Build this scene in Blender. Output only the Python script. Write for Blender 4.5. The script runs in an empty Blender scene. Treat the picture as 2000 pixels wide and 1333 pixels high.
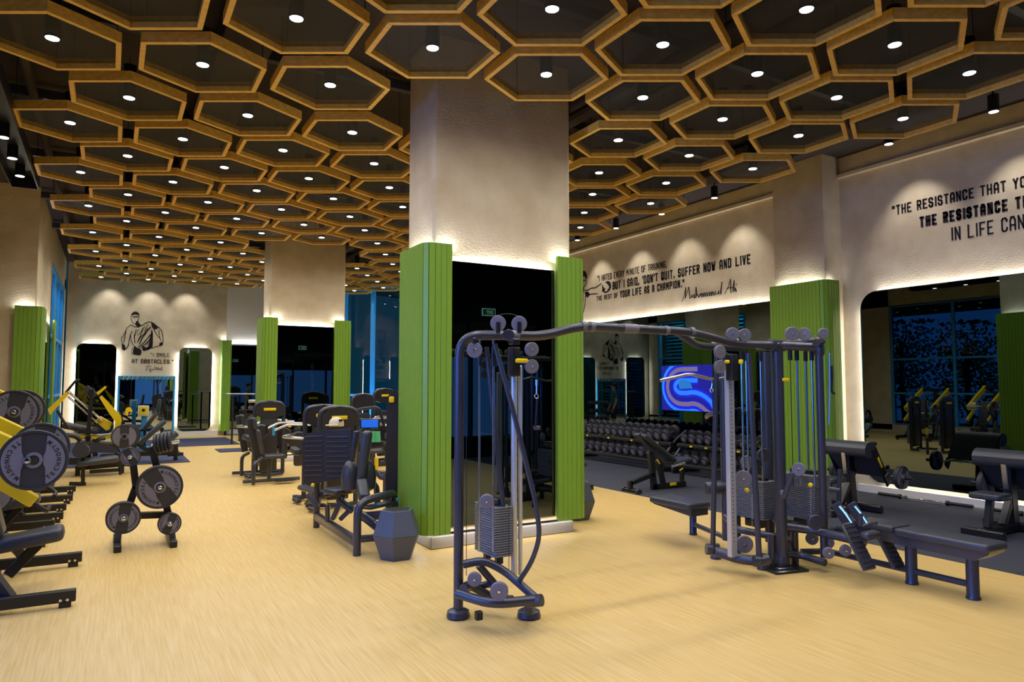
import bpy, bmesh, math, random
from mathutils import Vector, Matrix, Euler
random.seed(7)
sc = bpy.context.scene
COL = sc.collection
PI = math.pi
# ------------------------------------------------------------------ camera, light, exposure
CAMH = 1.7
YAW = math.radians(30); PITCH = math.atan(85.5/1360)
cd = bpy.data.cameras.new('camera'); cam = bpy.data.objects.new('camera', cd); COL.objects.link(cam)
cam.location = (0, 0, CAMH)
cam.rotation_euler = (PI/2 + PITCH, 0, -YAW)
cd.sensor_width = 36; cd.lens = 36*1360/2000; cd.clip_start = .05; cd.clip_end = 300
sc.camera = cam
sc.view_settings.view_transform = 'Standard'; sc.view_settings.look = 'None'
sc.view_settings.gamma = 1; sc.view_settings.use_curve_mapping = False
sc.view_settings.exposure = 0.12
sc.cycles.max_bounces = 9; sc.cycles.diffuse_bounces = 5; sc.cycles.glossy_bounces = 5
sc.cycles.transparent_max_bounces = 16; sc.cycles.transmission_bounces = 4
sc.cycles.sample_clamp_indirect = 4.0
sc.cycles.caustics_reflective = False; sc.cycles.caustics_refractive = False
W = bpy.data.worlds.new('sky'); sc.world = W; W.use_nodes = True
bg = W.node_tree.nodes['Background']; bg.inputs[0].default_value = (.02, .20, .34, 1); bg.inputs[1].default_value = .12
DOWN_W = 49.0      # each ceiling downlight, watts
WALL_W = 55.0      # wall washers
LED_W = 5.6        # LED strip, watts per metre
DAY_W = 42.0       # blue daylight per window bay
FW = Vector((math.sin(YAW)*math.cos(PITCH), math.cos(YAW)*math.cos(PITCH), math.sin(PITCH)))
RT = Vector((math.cos(YAW), -math.sin(YAW), 0)); UP = RT.cross(FW)
def at(px, py, d=None, x=None, y=None, z=None):
    """world point seen at a pixel of the 2000x1333 frame, at a depth or on a world plane"""
    r = FW*1360 + RT*(px-1000) + UP*(666.5-py)
    if d is not None: t = d/math.hypot(FW.x, FW.y)/1360*math.cos(PITCH); t = d/(r.dot(Vector((math.sin(YAW), math.cos(YAW), 0))))
    elif x is not None: t = x/r.x
    elif y is not None: t = y/r.y
    else: t = (z-CAMH)/r.z
    return Vector((0, 0, CAMH)) + r*t

# ------------------------------------------------------------------ materials
def srgb(h):
    c = [int(h[i:i+2], 16)/255 for i in (0, 2, 4)]
    return tuple(((v+.055)/1.055)**2.4 if v > .04045 else v/12.92 for v in c) + (1,)
def mat(name, col, rough=.5, metal=0, spec=.5, coat=0):
    m = bpy.data.materials.new(name); m.use_nodes = True
    p = m.node_tree.nodes['Principled BSDF']
    if isinstance(col, str): col = srgb(col)
    if len(col) == 3: col = tuple(col)+(1,)
    p.inputs['Base Color'].default_value = col; p.inputs['Roughness'].default_value = rough
    p.inputs['Metallic'].default_value = metal; p.inputs['Specular IOR Level'].default_value = spec
    p.inputs['Coat Weight'].default_value = coat
    m.diffuse_color = col
    return m
def nodes(m): return m.node_tree.nodes, m.node_tree.links, m.node_tree.nodes['Principled BSDF']
def bump(m, scale, strength, dist=.01, detail=4, stretch=None, kind='NOISE'):
    n, l, p = nodes(m)
    tc = n.new('ShaderNodeTexCoord'); mp = n.new('ShaderNodeMapping')
    if stretch: mp.inputs['Scale'].default_value = stretch
    t = n.new('ShaderNodeTexNoise' if kind == 'NOISE' else 'ShaderNodeTexVoronoi'); t.inputs['Scale'].default_value = scale
    if kind == 'NOISE': t.inputs['Detail'].default_value = detail
    b = n.new('ShaderNodeBump'); b.inputs['Strength'].default_value = strength; b.inputs['Distance'].default_value = dist
    l.new(tc.outputs['Object'], mp.inputs[0]); l.new(mp.outputs[0], t.inputs[0]); l.new(t.outputs[0], b.inputs['Height']); l.new(b.outputs[0], p.inputs['Normal'])
    return t, mp
def vary(m, c1, c2, scale, stretch=(1, 1, 1), detail=4, lo=.35, hi=.65, rough=None):
    n, l, p = nodes(m)
    tc = n.new('ShaderNodeTexCoord'); mp = n.new('ShaderNodeMapping'); mp.inputs['Scale'].default_value = stretch
    t = n.new('ShaderNodeTexNoise'); t.inputs['Scale'].default_value = scale; t.inputs['Detail'].default_value = detail
    r = n.new('ShaderNodeValToRGB'); r.color_ramp.elements[0].position = lo; r.color_ramp.elements[1].position = hi
    r.color_ramp.elements[0].color = srgb(c1); r.color_ramp.elements[1].color = srgb(c2)
    l.new(tc.outputs['Object'], mp.inputs[0]); l.new(mp.outputs[0], t.inputs[0]); l.new(t.outputs[0], r.inputs[0]); l.new(r.outputs[0], p.inputs['Base Color'])
    return t, r, mp
def emis(name, col, s):
    m = mat(name, (0, 0, 0), .6); n, l, p = nodes(m)
    p.inputs['Emission Color'].default_value = srgb(col) if isinstance(col, str) else col; p.inputs['Emission Strength'].default_value = s
    m.cycles.emission_sampling = 'NONE'
    return m
M = {}
M['plaster'] = mat('plaster', 'c2b6a9', .85, spec=.2); vary(M['plaster'], 'c8b696', 'dacbae', 3.0, (1, 1, 1), 8, .3, .7); bump(M['plaster'], 26, .5, .014, 9, (1, 1, 2.2))
M['white'] = mat('white_paint', 'dcd6cc', .7)
M['green'] = mat('green_panel', '7aa232', .36); 
M['wood'] = mat('light_oak', 'b98a4a', .45); vary(M['wood'], 'd8a746', 'ebbf60', 3, (2, 10, 10), 3)
M['ceil'] = mat('ceiling_black', '4a4341', .9, spec=.1); M['dark'] = mat('outdoor_dark', '1c1f24', .9, spec=.1)
M['blackmetal'] = mat('black_metal', '15151a', .38, 0, .5)
M['charcoal'] = mat('charcoal_metal', '41424d', .3, .3, .5)
M['frame'] = mat('anthracite_tube', '3d3e49', .28, .3, .6); M['pulley'] = mat('pulley_grey', '6d6b74', .45); M['alu'] = mat('anodised_column', 'c9cdd8', .35, .55)
M['shroud'] = mat('shroud_plastic', '27262b', .42)
M['yellow'] = mat('yellow_paint', 'e9c81c', .35)
M['badge'] = mat('yellow_badge', 'f0d000', .5)
M['chrome'] = mat('chrome', 'd8d8dc', .12, 1)
M['steel'] = mat('brushed_steel', 'b9bcc4', .28, 1)
M['rod'] = mat('guide_rod_steel', 'a9b4c4', .2, 1)
M['vinyl'] = mat('black_vinyl', '363941', .38); bump(M['vinyl'], 260, .12, .002)
M['rubber'] = mat('plate_rubber', '2c2c33', .5)
M['plateface'] = mat('plate_face', '6e6d7c', .5)
M['letter'] = mat('letter_black', '0c0c10', .6)
M['ink'] = mat('wall_ink', '2a2528', .8, spec=.1)
M['stack'] = mat('weight_plate_grey', '6a6c72', .45, .1)
M['cable'] = mat('black_cable', '0a0a0c', .5)
M['bin'] = mat('bin_grey', '4b515e', .42)
M['white_plastic'] = mat('white_plastic', 'd8d6d0', .5)
M['blue_paint'] = mat('blue_paint', '2f8fc4', .4)
M['blue_frame'] = mat('window_mullion', '3f9fe0', .35, .1)
M['towel'] = mat('green_towel', '5fc48c', .95); bump(M['towel'], 120, .4, .005)
M['cap'] = mat('cream_cap', 'd6cdb4', .9)
M['louvre'] = mat('louvre_slat', '1f5f6e', .5)
M['leaf'] = mat('dark_leaf', '1f4a2c', .6); M['louvre2'] = mat('teal_louvre', '3fb0b8', .35); M['matblue'] = mat('floor_mat', '2d3050', .8)
M['plinth'] = mat('plinth_grey', 'a9a49a', .7)
M['skin'] = mat('skin', 'b98a6a', .6); M['shirt'] = mat('teal_shirt', '24525e', .9); M['shorts'] = mat('dark_shorts', '18181c', .9); M['hair'] = mat('dark_hair', '0d0b0a', .8); M['shoe'] = mat('yellow_shoe', 'c9c05a', .7)
M['lens'] = emis('lamp_lens', (1, .97, .95, 1), 14)
M['exit'] = emis('exit_green', '0f5a3a', .8); M['exitw'] = emis('exit_white', 'c8e8d8', .9)
M['screen_blue'] = emis('screen_blue', '0a14d8', 1.0); M['screen_sky'] = emis('screen_sky', '1c7cff', 1.0); M['screen_cyan'] = emis('screen_teal', '1878c8', .9); M['screen_navy'] = emis('screen_navy', '060a90', 1.0); M['screen_mauve'] = emis('screen_mauve', '75688f', .9)
M['display'] = emis('display_blue', '1468e8', .9)
M['extled'] = emis('light_line', (1, .98, .8, 1), 2.0)
# mirror: tinted, dark
m = mat('tinted_mirror', '5b6668', .0, 1); M['mirror'] = m
m = mat('bright_mirror', 'a9b4b8', .01, 1); M['mirror2'] = m
# glass
def glassmat(name, tint):
    m = bpy.data.materials.new(name); m.use_nodes = True; n = m.node_tree.nodes; l = m.node_tree.links; n.clear()
    o = n.new('ShaderNodeOutputMaterial'); mx = n.new('ShaderNodeMixShader'); t = n.new('ShaderNodeBsdfTransparent'); g = n.new('ShaderNodeBsdfGlossy'); f = n.new('ShaderNodeFresnel')
    t.inputs[0].default_value = tint; g.inputs['Roughness'].default_value = .02; f.inputs[0].default_value = 1.5
    l.new(f.outputs[0], mx.inputs[0]); l.new(t.outputs[0], mx.inputs[1]); l.new(g.outputs[0], mx.inputs[2]); l.new(mx.outputs[0], o.inputs[0])
    return m
M['glass'] = glassmat('window_glass', (.55, .8, .95, 1))
# perforated mesh of the hexagons
m = bpy.data.materials.new('black_wire_mesh'); m.use_nodes = True; n = m.node_tree.nodes; l = m.node_tree.links; p = n['Principled BSDF']
p.inputs['Base Color'].default_value = (.012, .011, .012, 1); p.inputs['Roughness'].default_value = .6
tc = n.new('ShaderNodeTexCoord'); sp = n.new('ShaderNodeSeparateXYZ'); l.new(tc.outputs['Object'], sp.inputs[0])
def lines(sock, ang=None):
    a = n.new('ShaderNodeMath'); a.operation = 'MULTIPLY'; a.inputs[1].default_value = 70; l.new(sock, a.inputs[0])
    f = n.new('ShaderNodeMath'); f.operation = 'FRACT'; l.new(a.outputs[0], f.inputs[0])
    g = n.new('ShaderNodeMath'); g.operation = 'GREATER_THAN'; g.inputs[1].default_value = .72; l.new(f.outputs[0], g.inputs[0]); return g.outputs[0]
s1 = n.new('ShaderNodeMath'); s1.operation = 'ADD'; l.new(sp.outputs[0], s1.inputs[0]); l.new(sp.outputs[1], s1.inputs[1])
s2 = n.new('ShaderNodeMath'); s2.operation = 'SUBTRACT'; l.new(sp.outputs[0], s2.inputs[0]); l.new(sp.outputs[1], s2.inputs[1])
mx = n.new('ShaderNodeMath'); mx.operation = 'MAXIMUM'; l.new(lines(s1.outputs[0]), mx.inputs[0]); l.new(lines(s2.outputs[0]), mx.inputs[1])
tr = n.new('ShaderNodeBsdfTransparent'); ms = n.new('ShaderNodeMixShader'); l.new(mx.outputs[0], ms.inputs[0]); l.new(tr.outputs[0], ms.inputs[1]); l.new(p.outputs[0], ms.inputs[2])
l.new(ms.outputs[0], n['Material Output'].inputs[0]); M['mesh'] = m
# floor
m = mat('oak_vinyl_floor', 'd8b878', .42, spec=.4); M['floor'] = m
n, l, p = nodes(m)
tc = n.new('ShaderNodeTexCoord'); mp = n.new('ShaderNodeMapping'); mp.inputs['Rotation'].default_value[2] = PI/2
br = n.new('ShaderNodeTexBrick'); br.inputs['Scale'].default_value = 1; br.inputs['Brick Width'].default_value = 1.25; br.inputs['Row Height'].default_value = .19
br.inputs['Mortar Size'].default_value = .0008; br.inputs['Color1'].default_value = (.42, .42, .42, 1); br.inputs['Color2'].default_value = (.58, .58, .58, 1); br.inputs['Mortar'].default_value = (.2, .2, .2, 1)
l.new(tc.outputs['Object'], mp.inputs[0]); l.new(mp.outputs[0], br.inputs[0])
mp2 = n.new('ShaderNodeMapping'); mp2.inputs['Scale'].default_value = (30, 1.0, 1); l.new(tc.outputs['Object'], mp2.inputs[0])
no = n.new('ShaderNodeTexNoise'); no.inputs['Scale'].default_value = 2.2; no.inputs['Detail'].default_value = 7; no.inputs['Distortion'].default_value = .35; l.new(mp2.outputs[0], no.inputs[0])
ad = n.new('ShaderNodeMixRGB'); ad.blend_type = 'OVERLAY'; ad.inputs[0].default_value = .3; l.new(no.outputs[0], ad.inputs[1]); l.new(br.outputs[0], ad.inputs[2])
cr = n.new('ShaderNodeValToRGB'); cr.color_ramp.elements[0].position = .3; cr.color_ramp.elements[1].position = .68
cr.color_ramp.elements[0].color = srgb('cca960'); cr.color_ramp.elements[1].color = srgb('dcbd7c')
l.new(ad.outputs[0], cr.inputs[0]); l.new(cr.outputs[0], p.inputs['Base Color'])
m = mat('rubber_mat', '3c3e48', .75, spec=.3); M['mat'] = m; vary(m, '33353f', '464854', 90, detail=2)

# ------------------------------------------------------------------ mesh builder
class B:
    def __init__(s): s.v = []; s.f = []; s.mi = []; s.cur = 0
    def add(s, vs, fs):
        o = len(s.v); s.v += [tuple(v) for v in vs]; s.f += [tuple(i+o for i in f) for f in fs]; s.mi += [s.cur]*len(fs); return s
    def rbox(s, c, size, r=.006, seg=1, R=None, er=None):
        """box with rounded vertical corners and eased ends, local z is the long/any axis"""
        sx, sy, sz = [v/2 for v in size]; r = min(r, sx*.98, sy*.98); e = min(er if er is not None else r, sz*.98)
        def ring(inset, z):
            out = []; rr = max(r-inset, 0.0004)
            for k, (qx, qy) in enumerate(((1, 1), (-1, 1), (-1, -1), (1, -1))):
                cx, cy = qx*(sx-inset-rr), qy*(sy-inset-rr)
                for j in range(seg+1):
                    a = PI/2*k + PI/2*j/seg
                    out.append((cx+rr*math.cos(a), cy+rr*math.sin(a), z))
            return out
        prof = []
        st = seg
        for j in range(st+1):
            a = PI/2*j/st; prof.append((e*(1-math.sin(a)), -sz+e*(1-math.cos(a))))
        prof += [(i, -z) for i, z in reversed(prof)]
        vs = []; N = 4*(seg+1)
        for i, z in prof: vs += ring(min(i, r*.95 if r < min(sx, sy)*.9 else i*.95), z)
        fs = [tuple(range(N-1, -1, -1)), tuple(range((len(prof)-1)*N, len(prof)*N))]
        for k in range(len(prof)-1):
            for j in range(N): fs.append((k*N+j, k*N+(j+1) % N, (k+1)*N+(j+1) % N, (k+1)*N+j))
        T = Matrix.Translation(Vector(c)) @ (R.to_4x4() if R is not None else Matrix())
        return s.add([T @ Vector(v) for v in vs], fs)
    def bar(s, a, b, w=.05, h=None, r=.006, seg=1, ext=0):
        a = Vector(a); b = Vector(b); d = b-a; L = d.length
        return s.rbox((a+b)/2, (w, h or w, L+ext*2), r, seg, frame(d))
    def cyl(s, a, b, r, r2=None, n=12, cap=True):
        a = Vector(a); b = Vector(b); R = frame(b-a); r2 = r if r2 is None else r2
        vs = []
        for c, rr in ((a, r), (b, r2)):
            for j in range(n): vs.append(c + R @ Vector((rr*math.cos(2*PI*j/n), rr*math.sin(2*PI*j/n), 0)))
        fs = [(j, (j+1) % n, n+(j+1) % n, n+j) for j in range(n)]
        if cap: fs += [tuple(range(n-1, -1, -1)), tuple(range(n, 2*n))]
        return s.add(vs, fs)
    def lathe(s, a, ax, prof, n=20):
        """prof: list of (radius, height along ax)"""
        a = Vector(a); R = frame(Vector(ax)); vs = []; fs = []
        for (r, z) in prof:
            for j in range(n): vs.append(a + R @ Vector((max(r, 1e-4)*math.cos(2*PI*j/n), max(r, 1e-4)*math.sin(2*PI*j/n), z)))
        for k in range(len(prof)-1):
            for j in range(n): fs.append((k*n+j, k*n+(j+1) % n, (k+1)*n+(j+1) % n, (k+1)*n+j))
        fs += [tuple(range(n-1, -1, -1)), tuple(range((len(prof)-1)*n, len(prof)*n))]
        return s.add(vs, fs)
    def disc(s, c, ax, r, t, n=28, e=.006):
        return s.lathe(Vector(c)-Vector(ax).normalized()*t/2, ax, [(r-e, 0), (r, e), (r, t-e), (r-e, t)], n)
    def tube(s, pts, r, n=10, fil=.08, k=5, sy=1.0):
        P = [Vector(p) for p in pts]; path = [P[0]]
        for i in range(1, len(P)-1):
            a, b, c = P[i-1], P[i], P[i+1]; u = (a-b); w = (c-b); lu, lw = u.length, w.length; u.normalize(); w.normalize()
            t = min(fil, lu*.45, lw*.45); p0 = b+u*t; p1 = b+w*t
            for j in range(k+1):
                q = j/k; path.append(p0*(1-q)**2 + b*2*q*(1-q) + p1*q*q)
        path.append(P[-1]); vs = []; fs = []
        R = frame(path[1]-path[0]); prev = (path[1]-path[0]).normalized()
        for i, p in enumerate(path):
            if i == 0: d = path[1]-path[0]
            elif i == len(path)-1: d = path[-1]-path[-2]
            else: d = (path[i+1]-path[i]).normalized()+(path[i]-path[i-1]).normalized()
            d.normalize(); R = prev.rotation_difference(d).to_matrix() @ R; prev = d
            for j in range(n): vs.append(p + R @ Vector((r*math.cos(2*PI*j/n), r*sy*math.sin(2*PI*j/n), 0)))
        for i in range(len(path)-1):
            for j in range(n): fs.append((i*n+j, i*n+(j+1) % n, (i+1)*n+(j+1) % n, (i+1)*n+j))
        fs += [tuple(range(n-1, -1, -1)), tuple(range((len(path)-1)*n, len(path)*n))]
        return s.add(vs, fs)
    def prism(s, poly, o, ux, uy, t):
        """extrude a 2D polygon (in plane ux, uy at o) by thickness t along ux x uy"""
        o = Vector(o); ux = Vector(ux); uy = Vector(uy); nz = ux.cross(uy).normalized()*t; N = len(poly)
        vs = [o+ux*x+uy*y for x, y in poly] + [o+ux*x+uy*y+nz for x, y in poly]
        fs = [tuple(range(N-1, -1, -1)), tuple(range(N, 2*N))] + [(j, (j+1) % N, N+(j+1) % N, N+j) for j in range(N)]
        return s.add(vs, fs)
    def ball(s, c, r, n=12, sz=1.0):
        return s.lathe(Vector(c)-Vector((0, 0, r*sz)), (0, 0, 1), [(r*math.sin(PI*k/8), r*sz*(1-math.cos(PI*k/8))) for k in range(9)], n)
    def text(s, txt, o, ux, uy, size, t=.003, bold=0, sx=1, shear=0, align='LEFT', spacing=1):
        vs, fs = glyph(txt, bold, shear, align, spacing); o = Vector(o); ux = Vector(ux).normalized(); uy = Vector(uy).normalized(); nz = ux.cross(uy)
        return s.add([o + ux*(x*size*sx) + uy*(y*size) + nz*(z*t) for x, y, z in vs], fs)
    def mesh(s, name, mats, sharp=35):
        me = bpy.data.meshes.new(name); me.from_pydata(s.v, [], s.f)
        for m_ in (mats if isinstance(mats, (list, tuple)) else [mats]): me.materials.append(M[m_] if isinstance(m_, str) else m_)
        if any(s.mi): me.polygons.foreach_set('material_index', s.mi)
        me.polygons.foreach_set('use_smooth', [True]*len(me.polygons))
        me.update(); me.set_sharp_from_angle(angle=math.radians(sharp))
        return me
    def obj(s, name, mats, parent=None, loc=None, **kw):
        o = bpy.data.objects.new(name, s.mesh(name, mats)); COL.objects.link(o)
        if parent is not None: o.parent = parent
        if loc is not None: o.location = loc
        for k, v in kw.items(): o[k] = v
        return o
def frame(d):
    z = Vector(d).normalized()
    x = Vector((0, 0, 1)).cross(z)
    if x.length < 1e-4: x = Vector((1, 0, 0))
    x.normalize(); y = z.cross(x)
    return Matrix((x, y, z)).transposed()
def rotm(rx=0, ry=0, rz=0): return Euler((rx, ry, rz)).to_matrix()
_g = {}
def glyph(txt, bold, shear, align, spacing):
    k = (txt, bold, shear, align, spacing)
    if k not in _g:
        c = bpy.data.curves.new('t', 'FONT'); c.body = txt; c.size = 1; c.extrude = .5; c.offset = bold; c.shear = shear; c.align_x = align; c.space_character = spacing; c.resolution_u = 3
        o = bpy.data.objects.new('t', c); COL.objects.link(o); bpy.context.view_layer.update()
        me = bpy.data.meshes.new_from_object(o.evaluated_get(bpy.context.evaluated_depsgraph_get()))
        _g[k] = ([tuple(v.co) for v in me.vertices], [tuple(p_.vertices) for p_ in me.polygons])
        bpy.data.objects.remove(o); bpy.data.curves.remove(c); bpy.data.meshes.remove(me)
    return _g[k]
def thing(name, label, cat, loc=(0, 0, 0), rz=0, group=None):
    o = bpy.data.objects.new(name, None); COL.objects.link(o); o.location = loc; o.rotation_euler = (0, 0, rz); o.empty_display_size = .1
    o['label'] = label; o['category'] = cat
    if group: o['group'] = group
    return o
def tag(o, label, cat, group=None):
    o['label'] = label; o['category'] = cat
    if group: o['group'] = group
    return o
def struct(b, name, m_, parent=None, **kw):
    o = b.obj(name, m_, parent, **kw)
    if parent is None: o['kind'] = 'structure'
    return o
def dup(root, loc, rz, label, group=None, src=None):
    r = root.copy(); COL.objects.link(r); r.location = loc; r.rotation_euler = (0, 0, rz); r['label'] = label
    if group: r['group'] = group
    for ch in list(root.children):
        c = ch.copy(); COL.objects.link(c); c.parent = r
        for g in list(ch.children):
            d = g.copy(); COL.objects.link(d); d.parent = c
    return r
def lamp(kind, loc, power, rot=(0, 0, 0), col=(1, .96, .92), parent=None, **kw):
    d = bpy.data.lights.new('lamp', kind); d.energy = power; d.color = col
    for k, v in kw.items(): setattr(d, k, v)
    o = bpy.data.objects.new('lamp', d); COL.objects.link(o); o.location = loc; o.rotation_euler = rot
    if parent: o.parent = parent
    return o
def strip(a, b, up, power=None, w=.02, col=(.95, .95, 1)):
    """LED strip lamp from a to b shining along up"""
    a = Vector(a); b = Vector(b); z = -Vector(up).normalized(); x = (b-a).normalized(); y = z.cross(x)
    o = lamp('AREA', (0, 0, 0), (power or LED_W)*(b-a).length, col=col, shape='RECTANGLE', size=(b-a).length, size_y=w)
    o.matrix_world = Matrix.Translation((a+b)/2) @ Matrix((x, y, z)).transposed().to_4x4()
    o.name = 'led_strip'
    return o

# ------------------------------------------------------------------ room shell
CZ = 5.5; XL = -3.4; XR = 10.5; YN = -1.3; YF = 25.3
struct(B().rbox(((XL+7.1)/2, (YN+YF)/2, -.05), (7.1-XL, YF-YN, .1), .001), 'floor', 'floor')
b = B(); struct(b.rbox(((7.1+XR+.3)/2, (YN+17)/2, -.07), (XR+.3-7.1, 17-YN, .1), .001), 'floor_under', 'blackmetal')
struct(B().rbox(((7.1+XR+.3)/2, (17+YF)/2, -.05), (XR+.3-7.1, YF-17, .1), .001), 'floor_corner', 'floor')
# rubber tiles on the free weight side
fm = bpy.data.objects.new('floor_rubber', None); COL.objects.link(fm); fm['kind'] = 'structure'
tw = (XR-7.1)/3; tme = None
for i in range(3):
    for j in range(16):
        if tme is None: tme = B().rbox((0, 0, 0), (tw-.005, .995*1.14, .02), .003).mesh('rubber_tile', 'mat')
        o = bpy.data.objects.new('rubber_tile', tme); COL.objects.link(o); o.parent = fm; o.location = (7.1+tw*(i+.5), YN+.57+1.14*j, -.01)
struct(B().rbox(((XL+XR)/2, (YN+YF)/2+.0, CZ+.05), (XR-XL+.6, YF-YN+.6, .1), .001), 'ceiling', 'ceil')
# right wall: lower part with mirror bays, ledge at 5.2
b = B(); b.rbox((XR+.15, (YN+16.3)/2, 2.6), (.3, 16.3-YN, 5.2), .002)
struct(b, 'wall_right', 'plaster')
struct(B().rbox((XR+.155, (YN+16.3)/2, 5.35), (.3, 16.3-YN, .3), .002), 'wall_right_upper', 'plaster')
# glazed oblique wall on the far right
gw = bpy.data.objects.new('window_3', None); COL.objects.link(gw); gw['kind'] = 'structure'
ga = Vector((6.55, 25.3, 0)); gb = Vector((10.5, 16.25, 0)); gd = (gb-ga).normalized(); gn = Vector((gd.y, -gd.x, 0))
NB = 7
for k in range(NB+1):
    p_ = ga.lerp(gb, k/NB); B().bar(p_+Vector((0, 0, .0)), p_+Vector((0, 0, 4.95)), .12, .2, .01).obj('mullion', 'blue_frame', gw)
for z in (.05, 1.35, 4.95):
    B().bar(ga+Vector((0, 0, z)), gb+Vector((0, 0, z)), .1, .07, .008).obj('transom', 'blue_frame', gw)
for k in range(NB):
    p0 = ga.lerp(gb, (k+.03)/NB); p1 = ga.lerp(gb, (k+.97)/NB)
    for z0, z1 in ((.1, 1.32), (1.38, 4.9)):
        B().add([p0+Vector((0, 0, z0)), p1+Vector((0, 0, z0)), p1+Vector((0, 0, z1)), p0+Vector((0, 0, z1))], [(0, 1, 2, 3)]).obj('pane', 'glass', gw)
b = B(); b.bar(ga+Vector((0, 0, 5.24)), gb+Vector((0, 0, 5.24)), .3, .5, .002)
struct(b, 'wall_glazed_head', 'plaster')
# outside that glazing: soffit with light line, louvred screen, dark ground
off = -gn if (gn.x*1+gn.y*1) < 0 else gn
b = B(); q = [ga+off*.3-gd*1, gb+off*.3+gd*3, gb+off*6+gd*3, ga+off*6-gd*1]
b.prism([(0, 0), (1, 0), (1, 1), (0, 1)], q[0]+Vector((0, 0, 5.4)), q[1]-q[0], q[3]-q[0], .1)
tag(b.obj('canopy', 'louvre'), 'teal lit canopy outside the tall far windows', 'canopy')
b = B(); b.bar(ga+off*2.0+Vector((0, 0, 5.33)), gb+off*1.6+Vector((0, 0, 5.33)), .18, .05)
tag(b.obj('light_line', 'extled'), 'long light line under the outdoor canopy', 'light')
lv = thing('louvre_screen', 'horizontal louvre screen lit teal outside the tall windows', 'screen')
for k in range(26):
    z = .25+k*.19; p0 = ga.lerp(gb, .12)+off*3.4; p1 = gb+off*3.2+gd*1.5
    B().rbox((p0+p1)/2+Vector((0, 0, z)), ((p1-p0).length, .16, .025), .004, 1, rotm(0, 0, math.atan2(gd.y, gd.x)) @ rotm(math.radians(30), 0, 0)).obj('slat', 'louvre', lv)
lv = thing('louvre_screen', 'teal lit louvre screen outside the far left window', 'screen')
LVM = B().rbox((0, 0, 0), (.14, 6.2, .02), .004, 1, rotm(0, math.radians(35), 0)).mesh('slat', 'louvre2')
for k in range(27):
    o = bpy.data.objects.new('slat', LVM); COL.objects.link(o); o.parent = lv; o.location = (-2.9, 22.8, .3+k*.17)
for yy in (19.7, 21.5, 23.5, 25.5): B().bar((-3.02, yy, 0), (-3.02, yy, 4.9), .06, .1).obj('post', 'dark', lv)
# far wall
b = B(); b.rbox((1.1, YF+.15, CZ/2), (4.6, .3, CZ), .002); struct(b, 'wall_far', 'plaster')
b = B(); b.rbox((5.0, YF+.75, CZ/2), (3.8, .3, CZ), .002); b.rbox((3.25, YF+.45, CZ/2), (.3, .6, CZ), .002); struct(b, 'wall_far_recess', 'white')
# left: pier blocks and glazing
b = B(); b.rbox(((XL-1.25)/2, 17.7, CZ/2), (-1.25-XL, 3.6, CZ), .01); struct(b, 'wall_left_pier', 'plaster')
b = B(); b.rbox((XL-.15, (YN+15.9)/2, 5.0), (.3, 15.9-YN, 1.0), .002); b.rbox((XL-.15, (YN+15.9)/2, .15), (.3, 15.9-YN, .3), .002)
for yy in (YN+.3, 7.5, 15.4): b.rbox((XL-.15, yy, 2.6), (.3, 1.1 if yy > 0 else .9, 5.0), .002)
struct(b, 'wall_left', 'plaster')
b = B(); b.rbox((-1.4, 22.4, 5.05), (.3, 5.8, .9), .002); b.rbox((-1.4, 22.4, .1), (.3, 5.8, .2), .002); b.rbox((-1.4, 25.0, 2.6), (.3, .6, 4.6), .002); struct(b, 'wall_left_far', 'plaster')
def window(nm, x, y0, y1, z0, z1, ny, zs, glow=True):
    w = bpy.data.objects.new(nm, None); COL.objects.link(w); w['kind'] = 'structure'
    for k in range(ny+1):
        y = y0+(y1-y0)*k/ny; B().bar((x, y, z0), (x, y, z1), .07, .1, .006).obj('mullion', 'blue_frame' if glow else 'blackmetal', w)
    zz = [z0]+list(zs)+[z1]
    for z in zz: B().bar((x, y0, z), (x, y1, z), .1, .07, .006).obj('transom', 'blue_frame' if glow else 'blackmetal', w)
    for k in range(ny):
        a0 = y0+(y1-y0)*k/ny+.04; a1 = y0+(y1-y0)*(k+1)/ny-.04
        for i in range(len(zz)-1): B().add([(x, a0, zz[i]+.04), (x, a1, zz[i]+.04), (x, a1, zz[i+1]-.04), (x, a0, zz[i+1]-.04)], [(0, 1, 2, 3)]).obj('pane', 'glass', w)
    return w
window('window_1', -1.3, 19.55, 24.65, .2, 4.55, 3, (1.4, 2.9))
window('window_2', XL-.05, 8.4, 14.8, .3, 4.5, 3, (1.4, 2.6))
window('window_4', XL-.05, -.4, 6.6, .3, 4.5, 4, (1.4, 2.6))
# wall behind the camera: dark soffit over dark glazing
b = B(); b.rbox(((XL+XR)/2, YN-.15, 4.35), (XR-XL+.6, .3, 2.3), .002); struct(b, 'wall_back', 'dark')
w = bpy.data.objects.new('window_5', None); COL.objects.link(w); w['kind'] = 'structure'
for k in range(10):
    xx = XL+.05+(XR-XL-.1)*k/9; B().bar((xx, YN-.1, 0), (xx, YN-.1, 3.2), .08, .12, .006).obj('mullion', 'blackmetal', w)
B().add([(XL, YN-.1, .02), (XR, YN-.1, .02), (XR, YN-.1, 3.2), (XL, YN-.1, 3.2)], [(0, 1, 2, 3)]).obj('pane', 'glass', w)
# dark garden wall and trees some way behind each window (what the mirrors pick up)
b = B(); b.rbox((3.5, YN-9, 1.5), (34, .3, 11), .01); tag(b.obj('garden_wall', 'dark'), 'dark wall standing outside beyond the back glazing', 'wall')
b = B(); b.rbox((XL-8, 8, 1.5), (.3, 40, 10.5), .01); tag(b.obj('boundary_wall', 'dark'), 'dark boundary wall outside the left windows', 'wall')
b = B(); b.rbox((3, 9, -.3), (70, 70, .1), .01); struct(b, 'ground', 'dark')

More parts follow.
